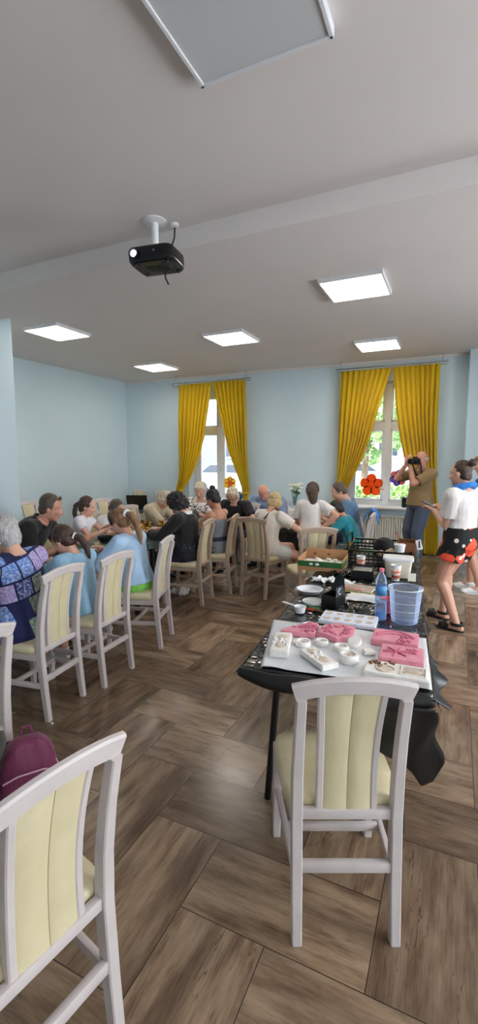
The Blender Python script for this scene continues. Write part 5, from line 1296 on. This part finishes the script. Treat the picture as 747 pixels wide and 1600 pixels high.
def wood_piece(label, x, y, r):
    t = thing('wooden_ornament', label, 'ornament', (x, y, CZ), rn.uniform(0, 180), 'wooden ornaments on the craft tables')
    m = MB(); m.lathe([(r, 0), (r, .008), (r*.9, .010), (.001, .010)], n=18); m.build('slice', M['brownwood'], t, 40)
    q = MB()
    for k in range(5): q.ell((r*.45*math.cos(k*1.256), r*.45*math.sin(k*1.256), .012), (r*.28, r*.2, .006), (0, 0, k*1.256), 8, 5)
    q.build('petal', M['cream'], t, 180); MB().ell((0, 0, .014), (r*.18,)*2+(.008,), None, 8, 5).build('bead', M['red'], t, 180)
for lb, x, y, r in (('wooden ornament in front of the man in black polo', -3.40, 3.35, .05), ('wooden ornament by the right hand of the patchwork tunic woman', -3.06, 2.52, .055), ('wooden ornament left of the girl with low ponytail', -3.12, 2.76, .045), ('wooden ornament between the low ponytail girl and the man', -3.28, 2.98, .05), ('wooden ornament before the little girl in white dress', -3.42, 3.74, .04), ('wooden ornament at the elbow of the woman in patchwork tunic', -3.20, 2.15, .05), ('wooden ornament on the far table before the dotted blouse woman', -3.40, 5.55, .045)): wood_piece(lb, x, y, r)
def tube_paint(label, x, y, a, mat):
    t = thing('paint_tube', label, 'paint tube', (x, y, CZ+.012), a, 'paint tubes on the craft table')
    MB().loft([[(-.05, yy, zz) for yy, zz in ((-.018, -.001), (.018, -.001), (.018, .001), (-.018, .001))]+[], [(.03, yy, zz) for yy, zz in ((-.013, -.011), (.013, -.011), (.013, .011), (-.013, .011))]]).build('tube_body', mat, t, 0); MB().tube([(.03, 0, 0), (.05, 0, 0)], .007, 10).build('cap', M['white'], t)
tube_paint('red paint tube beside the wooden ornaments', -3.18, 2.62, 30, M['red']); tube_paint('green paint tube before the man in black polo', -3.46, 3.55, 80, M['green']); tube_paint('blue paint tube before the girl in lime shorts', -3.12, 3.15, -40, M['cyan'])
crumple('blue_cloth', 'crumpled bright blue cloth on the table edge in front of the girl with headband', 'cloth', -3.02, 3.22, .13, .13, M['blue'], 3, CZ, .05)
crumple('paper_sheet', 'green printed sheet of paper on the craft table', 'paper', -3.30, 3.66, .22, .16, M['greentray'], 4, CZ, .006)
crumple('paper_sheet', 'white sheet of paper by the girl with low ponytail', 'paper', -3.10, 2.98, .2, .14, M['paper'], 6, CZ, .008)
crumple('paper_sheet', 'white sheet under the hands of the woman in beige blouse', 'paper', -3.34, 5.30, .24, .18, M['paper'], 7, CZ, .006)
def jar(label, x, y, z, mat, h=.09, r=.032):
    return lath('drinking_glass', label, 'glass', (x, y, z), [(r*.85, 0), (r*.9, .003), (r, h), (r*.94, h), (r*.84, .006), (.001, .005)], mat, part='glass_body')
t = lath('mixing_bowl', 'dark bowl under the hands of the little girl in white dress', 'bowl', (-3.44, 3.90, CZ), [(.045, 0), (.05, .003), (.085, .055), (.088, .056), (.084, .054), (.048, .006), (.001, .005)], M['dark'], part='bowl_body')
# things on the small craft table
plate('white paper plate on the black skirted table by the blonde woman', -1.98, 5.95); wood_piece('wooden ornament before the boy in teal shirt', -1.74, 6.02, .05)
crumple('paper_sheet', 'pale blue sheet under the hand of the blonde woman', 'paper', -1.84, 5.88, .18, .14, M['silwhite'], 12, CZ, .006)
tag(MB().box((0, 0, .035), (.16, .10, .07), .006).build('carton', paint('bluish_carton', (176, 186, 214), .6, .1, 20), None, 0, loc=(-2.05, 6.2, CZ), rz=10), 'pale bluish carton on the black skirted table', 'box')
# blue cap hung on the man's chair
g = MB()
def hang(a, b):
    w = (a-.5); return (-.02+.12*math.cos(a*PI)*(.4+.6*b), w*.20+.02*math.sin(b*7), .99+.03*math.sin(a*PI)-.20*b*(.5+.5*abs(math.sin(a*5)))-.10*b)
def hang2(a, b):
    y = -.15+.30*b; return (.10*math.sin((a-.5)*PI)+.012*math.sin(b*9), y, .995-.21*abs(a-.5)*2*(.8+.25*math.sin(b*5+(1 if a > .5 else 0)))+.01*math.sin(b*6))
g.grid(hang2, 30, 20); o = g.build('hung_cloth', M['blue'], None, 180, mods=[solid(.004)], loc=(-1.04, 6.56, -.020), rz=4)
tag(o, 'bright blue cloth hung over the chair of the man in slate blue shirt', 'cloth')
# buffet: cups, vase, bowl
BZ = .766
def fl_vase(x, y):
    t = thing('flower_vase', 'vase of white flowers on the white table against the back wall', 'vase', (x, y, BZ))
    MB().lathe([(.045, 0), (.05, .004), (.055, .08), (.042, .16), (.048, .20), (.044, .20), (.038, .16), (.001, .15)], n=24).build('vase_body', M['clear'], t)
    m = MB(); rr = random.Random(3); L = MB(); F_ = []
    for i in range(14):
        a = rr.uniform(0, 2*PI); q = rr.uniform(.02, .13); z = rr.uniform(.30, .44); m.tube([(0, 0, .05), (q*.4*math.cos(a), q*.4*math.sin(a), .2), (q*math.cos(a), q*math.sin(a), z)], .003, 5); F_.append((q*math.cos(a), q*math.sin(a), z))
        L.ell((q*.7*math.cos(a+.5), q*.7*math.sin(a+.5), .25+.06*rr.random()), (.04, .016, .006), (rr.uniform(-.6, .6), -.5, a), 8, 5)
    m.build('stem', M['leaf'], t); L.build('leaf', M['leaf'], t)
    for p in F_:
        f = MB()
        for k in range(6): f.ell((p[0]+.022*math.cos(k), p[1]+.022*math.sin(k), p[2]), (.022, .014, .010), (0, .3, k), 8, 5)
        f.ell((p[0], p[1], p[2]+.006), (.014, .014, .012), None, 8, 5); f.build('blossom', M['petal'], t, 180)
fl_vase(-2.62, 7.95)
k = 0
for x, y, h, lb in ((-3.34, 8.0, .16, 'tall glass at the left end of the white table'), (-3.24, 8.05, .18, 'tall glass second from the left end of the white table'), (-3.13, 7.98, .15, 'glass between the tall glasses and the bald man'), (-2.44, 8.0, .10, 'glass to the right of the flower vase'), (-2.15, 8.08, .14, 'glass at the right end of the white table')): jar(lb, x, y, BZ, M['clear'], h, .038)
lath('serving_bowl', 'red bowl on the white table, beside the long haired girl', 'bowl', (-2.30, 7.86, BZ), [(.05, 0), (.055, .003), (.12, .085), (.122, .088), (.115, .084), (.05, .008), (.001, .006)], M['red'], part='bowl_body')
lath('napkin_stack', 'pale crumpled napkin heap right of the flower vase', 'napkins', (-2.46, 7.82, BZ), [(.07, 0), (.08, .03), (.06, .09), (.075, .13), (.04, .15), (.001, .14)], M['cream'], 9, 'napkin')
lath('cake_stand', 'small basket like bowl on the white table left of the bald man', 'bowl', (-3.26, 7.84, BZ), [(.06, 0), (.10, .05), (.105, .055), (.095, .052), (.05, .008), (.001, .006)], M['cardboard'], part='bowl_body')
# laptop
t = thing('laptop', 'open black laptop seen from behind at the left end of the room', 'laptop', (-5.18, 6.80, .75), -158)
MB().box((0, 0, .009), (.37, .25, .018), .004).build('keyboard_base', M['black'], t, 0); MB().box((0, .145, .135), (.37, .010, .25), .004, (R(-16), 0, 0)).build('screen_lid', M['black'], t, 0)
# sill things, window decals
t = thing('sill_bottle', 'black round canister on the right window sill', 'canister', (-.80, 8.60, WZ0+.016)); MB().lathe([(.052, 0), (.056, .004), (.056, .075), (.050, .08), (.056, .085), (.056, .17), (.05, .176), (.001, .176)], n=24).build('canister_body', M['black'], t, 40)
t = thing('sill_bottle', 'clear cap bottle on the right window sill behind the slate shirted man', 'bottle', (-1.72, 8.62, WZ0+.016)); MB().lathe([(.04, 0), (.042, .10), (.03, .14), (.015, .16), (.015, .18), (.001, .181)], n=20).build('bottle_body', M['bottle'], t)
t = thing('sill_ball', 'dark blue round vase on the left window sill', 'vase', (-4.02, 8.58, WZ0+.016)); MB().lathe([(.04, 0), (.075, .06), (.075, .11), (.04, .16), (.042, .18), (.001, .17)], n=22).build('vase_body', M['blue'], t)
def decal(label, c, r, mat, mat2, n, rot=0, antenna=False):
    t = thing('paper_flower', label, 'paper flower', c, 0, 'paper flowers on the window panes')
    for k in range(n):
        a = rot+2*PI*k/n; MB().lathe([(r*.42, 0), (r*.42, .003)], (0, 0, 0), 22, mat=Matrix.Translation((r*.60*math.cos(a), 0, r*.60*math.sin(a))) @ Euler((R(90), 0, 0)).to_matrix().to_4x4()).build('petal', mat if not isinstance(mat, list) else mat[k % len(mat)], t, 40)
    MB().lathe([(r*.33, -.001), (r*.33, .005)], (0, 0, 0), 22, mat=Euler((R(90), 0, 0)).to_matrix().to_4x4()).build('flower_centre', mat2, t, 40)
    if antenna: MB().bar((0, -.003, r*.8), (.01, -.003, r*1.15), .012, .003).bar((r*.5, -.003, -.05), (r*1.1, -.003, -.08), .012, .003).build('tendril', mat, t, 0)
decal('orange paper flower stuck on the left pane of the right window', (-1.42, 8.815, 1.16), .21, M['orange'], M['orange'], 5, PI/2, True)
decal('purple and pink paper flower on the right pane of the right window', (-.955, 8.815, 1.30), .15, [M['purple'], M['purple'], M['pinkfelt']], M['purple'], 6, .3)
decal('yellow paper flower with orange centre on the left window', (-4.34, 8.815, 1.13), .15, M['yellow'], M['orange'], 6, .5)

# ------------------------------------------------------------------ backpack on the floor and jacket
t = thing('backpack', 'maroon backpack with pale piping and a small white emblem at the left edge', 'backpack', (-1.60, 1.29, 0), 56); t.scale = (.80, .80, 1.08)
def rrz(w, d, z, y=0):
    return [(math.copysign(abs(math.cos(a))**.5, math.cos(a))*w/2, y+math.copysign(abs(math.sin(a))**.6, math.sin(a))*d/2, z) for a in [2*PI*k/32 for k in range(32)]]
MB().loft([rrz(.24, .15, .0), rrz(.29, .19, .02), rrz(.31, .21, .15), rrz(.305, .20, .28), rrz(.27, .17, .37), rrz(.20, .12, .42), rrz(.10, .06, .445)]).build('bag_body', M['maroon'], t, 180, mods=[subsurf(1)])
pk = MB().loft([rrz(.20, .05, .05, -.10), rrz(.25, .08, .07, -.105), rrz(.25, .08, .20, -.105), rrz(.20, .05, .25, -.095)]).build('front_pocket', M['maroon'], t, 180, mods=[subsurf(1)])
m = MB(); m.tube([(-.125, -.12, .16), (-.06, -.148, .205), (.06, -.148, .205), (.125, -.12, .15)], .004, 6); m.tube([(-.13, -.085, .31), (-.06, -.105, .335), (.06, -.105, .335), (.13, -.085, .31)], .004, 6); m.tube([(.148, -.05, .06), (.152, -.06, .2), (.140, -.055, .32), (.10, -.04, .39)], .004, 6)
m.build('piping', M['maroonlight'], t)
m = MB(); z = .275; m.tube([(-.026, -.107, z+.016), (-.016, -.109, z-.012), (-.002, -.109, z+.012), (.008, -.109, z-.012), (.024, -.107, z+.018)], .0028, 6); m.build('emblem', M['white'], t)
for s in (-1, 1): MB().sweep([(s*.07, .09, .40), (s*.085, .13, .30), (s*.09, .13, .14), (s*.09, .10, .05)], .045, .010, side=(1, 0, 0)).build('shoulder_strap', M['maroon'], t)
MB().tube([(-.03, .03, .43), (-.02, .03, .47), (.02, .03, .47), (.03, .03, .43)], .007, 8).build('grab_loop', M['maroon'], t)
# olive jacket hanging off the chair at the left edge
g = MB()
def jk(a, b): return (.02*math.sin(a*9+b*3)-.02-.02*b, -.2+.36*a+.015*math.sin(b*8), .50-.34*b+.02*math.sin(a*7))
g.grid(jk, 30, 20); tag(g.build('jacket', M['olive'], None, 180, mods=[solid(.02)], loc=(-1.63, 1.03, .04), rz=-6), 'dark olive jacket hanging low at the left edge beside the backpack', 'jacket')
# white shopping bag and shoes under tables
crumple('plastic_bag', 'crumpled white plastic bag on the floor under the curly haired woman', 'bag', -3.02, 4.80, .22, .34, M['paper'], 31, .0, .09)
tag(MB().lathe([(.008, 0), (.008, .008), (.001, .009)], n=10).build('bead', M['cream'], None, loc=(-2.215, 1.975, .001)), 'tiny pale crumb on the floor by the leg of the patchwork woman chair', 'crumb')

# ------------------------------------------------------------------ outdoors
struct(MB().box((-4, 24, -.12), (70, 30, .2), 0).build('ground', M['road'], smooth=0))
b = thing('building', 'pale blue street building across the road, seen through the left window', 'building', (-14, 26, 0))
MB().box((0, .5, 5), (17, 1, 10.4), 0).build('wall', M['facade'], b, 0); MB().box((0, -.04, .5), (17, .1, 1.0), 0).build('plinth', M['facade2'], b, 0)
for i in range(6):
    for z in (2.6, 6.0): f = MB().box((-6.5+2.6*i, -.03, z), (1.3, .08, 1.9), .01).build('window_frame', M['white'], b, 0); MB().box((-6.5+2.6*i, -.08, z), (1.1, .02, 1.7), 0).build('pane', M['darkglass'], f, 0)
b = thing('building', 'cream street building behind the trees of the right window', 'building', (1.5, 27, 0))
MB().box((0, .5, 4), (13, 1, 8.4), 0).build('wall', M['facade2'], b, 0)
for i in range(5): f = MB().box((-5+2.5*i, -.03, 2.6), (1.2, .08, 1.8), .01).build('window_frame', M['white'], b, 0); MB().box((-5+2.5*i, -.08, 2.6), (1.0, .02, 1.6), 0).build('pane', M['darkglass'], f, 0)
def car(label, x, y, rz, L=4.2):
    t = thing('car', label, 'car', (x, y, 0), rz)
    pf = [(-2.1, .35), (-2.1, .75), (-1.95, .95), (-1.5, 1.0), (-.95, 1.42), (.55, 1.46), (1.25, 1.02), (1.95, .85), (2.1, .62), (2.1, .35)]
    rings = [[(x_, w*(1 if z < 1.0 else .86), z) for x_, z in pf] for w in (-.86, .86)]
    MB().loft(rings).build('bodywork', M['carpaint'], t, 20)
    for s in (-1, 1):
        MB().prism([(-1.35, 1.03), (-.88, 1.37), (-.15, 1.39), (-.15, 1.03)], 0, .02, Matrix.Translation((0, s*.80, 0)) @ Euler((R(90), 0, 0)).to_matrix().to_4x4()).prism([(-.08, 1.03), (-.08, 1.39), (.5, 1.39), (1.05, 1.03)], 0, .02, Matrix.Translation((0, s*.80, 0)) @ Euler((R(90), 0, 0)).to_matrix().to_4x4()).build('side_window', M['darkglass'], t, 0)
    for x_ in (-1.3, 1.3):
        for s in (-1, 1):
            w = MB().lathe([(.30, -.1), (.33, -.08), (.33, .08), (.30, .1)], n=24, mat=Matrix.Translation((x_, s*.80, .32)) @ Euler((R(90), 0, 0)).to_matrix().to_4x4()).build('wheel', M['tyre'], t, 40)
            MB().lathe([(.20, -.11), (.20, .11)], n=18, mat=Matrix.Translation((x_, s*.80, .32)) @ Euler((R(90), 0, 0)).to_matrix().to_4x4()).build('hubcap', M['alu'], w, 40)
car('white car parked in the street, seen in the right half of the left window', -9.1, 19.0, 4); car('white car parked further left in the street behind the window mullion', -14.2, 20.5, 4); car('pale car parked behind the orange paper flower', -4.6, 24.5, 0)
t = thing('street_sign', 'red and white notice board on a post across the street', 'sign', (-9.8, 23.0, 0)); MB().tube([(0, 0, 0), (0, 0, 2.6)], .04, 8).build('post', M['alu'], t); MB().box((0, -.05, 2.1), (.8, .04, .9), .01).build('board', M['white'], t, 0); MB().box((0, -.08, 2.2), (.6, .02, .4), 0).build('red_field', M['red'], t, 0)
def tree(label, x, y, h, r, seed):
    t = thing('tree', label, 'tree', (x, y, 0)); rr = random.Random(seed)
    MB().tube([(0, 0, 0), (.05, 0, h*.4), (-.05, .05, h*.75)], [.16, .11, .04], 8).build('trunk', M['bark'], t)
    m = MB()
    for i in range(900):
        a = rr.uniform(0, 2*PI); q = math.acos(rr.uniform(-1, 1)); d = r*rr.random()**.35
        c = V(d*math.sin(q)*math.cos(a), d*math.sin(q)*math.sin(a), h*.75+d*math.cos(q)*1.1); n = V(rr.gauss(0, 1), rr.gauss(0, 1), rr.gauss(0, 1)).normalized(); u_ = n.orthogonal().normalized(); w_ = n.cross(u_); s = .16*rr.uniform(.7, 1.3)
        m.add([c-u_*s, c+w_*s*.6, c+u_*s, c-w_*s*.6], [[0, 1, 2, 3]])
    m.build('crown', M['foliage'], t, 0)
tree('leafy tree left of the mullion behind the right window', -3.1, 17.5, 4.4, 1.7, 1); tree('leafy tree to the right behind the right window', -1.2, 21, 5.0, 1.8, 2)
h = MB(); rr = random.Random(9)
for i in range(1600):
    c = V(rr.uniform(-3.2, 1.2), rr.uniform(-.35, .35), rr.uniform(.0, .95)); s = .09; n = V(rr.gauss(0, 1), rr.gauss(0, 1), rr.gauss(0, 1)).normalized(); u_ = n.orthogonal().normalized(); w_ = n.cross(u_); h.add([c-u_*s, c+w_*s*.6, c+u_*s, c-w_*s*.6], [[0, 1, 2, 3]])
tag(h.build('hedge', M['grass'], None, 0, loc=(0, 12.6, 0)), 'low green hedge outside along the right window', 'hedge')

# ------------------------------------------------------------------ light
wd = bpy.data.worlds.new('world'); SC.world = wd; wd.use_nodes = True
nt = wd.node_tree; bg = nt.nodes['Background']; bg.inputs[0].default_value = (.86, .93, 1.0, 1); bg.inputs[1].default_value = 8.0
s = bpy.data.lights.new('sun', 'SUN'); s.energy = 16; s.angle = R(1); so = bpy.data.objects.new('sun', s); COL.objects.link(so)
so.rotation_euler = Vector((.25, .62, -.74)).to_track_quat('-Z', 'Y').to_euler()
def daylight(name, loc, d, w, h, e, col):
    l = bpy.data.lights.new(name, 'AREA'); l.shape = 'RECTANGLE'; l.size = w; l.size_y = h; l.energy = e; l.color = col
    o = bpy.data.objects.new(name, l); COL.objects.link(o); o.location = loc; o.rotation_euler = Vector(d).to_track_quat('-Z', 'Z').to_euler(); return o
for i, (c, h_) in enumerate(RW): daylight('daylight_right', (XR+.32, c, 1.85), (-1, 0, -.12), 1.25, 2.0, (14, 60, 85)[i], (.90, .95, 1.0))
SC.view_settings.view_transform = 'Standard'; SC.view_settings.look = 'None'; SC.view_settings.gamma = 1; SC.view_settings.exposure = .25; SC.view_settings.use_curve_mapping = False

# ------------------------------------------------------------------ camera
cm = bpy.data.cameras.new('camera'); co = bpy.data.objects.new('camera', cm); COL.objects.link(co)
cm.sensor_fit = 'VERTICAL'; cm.sensor_height = 36; cm.sensor_width = 36; cm.lens = 724/1600*36; cm.clip_start = .02
co.location = (0, 0, 1.65); co.rotation_euler = (R(90-6.587), 0, R(25.1)); SC.camera = co
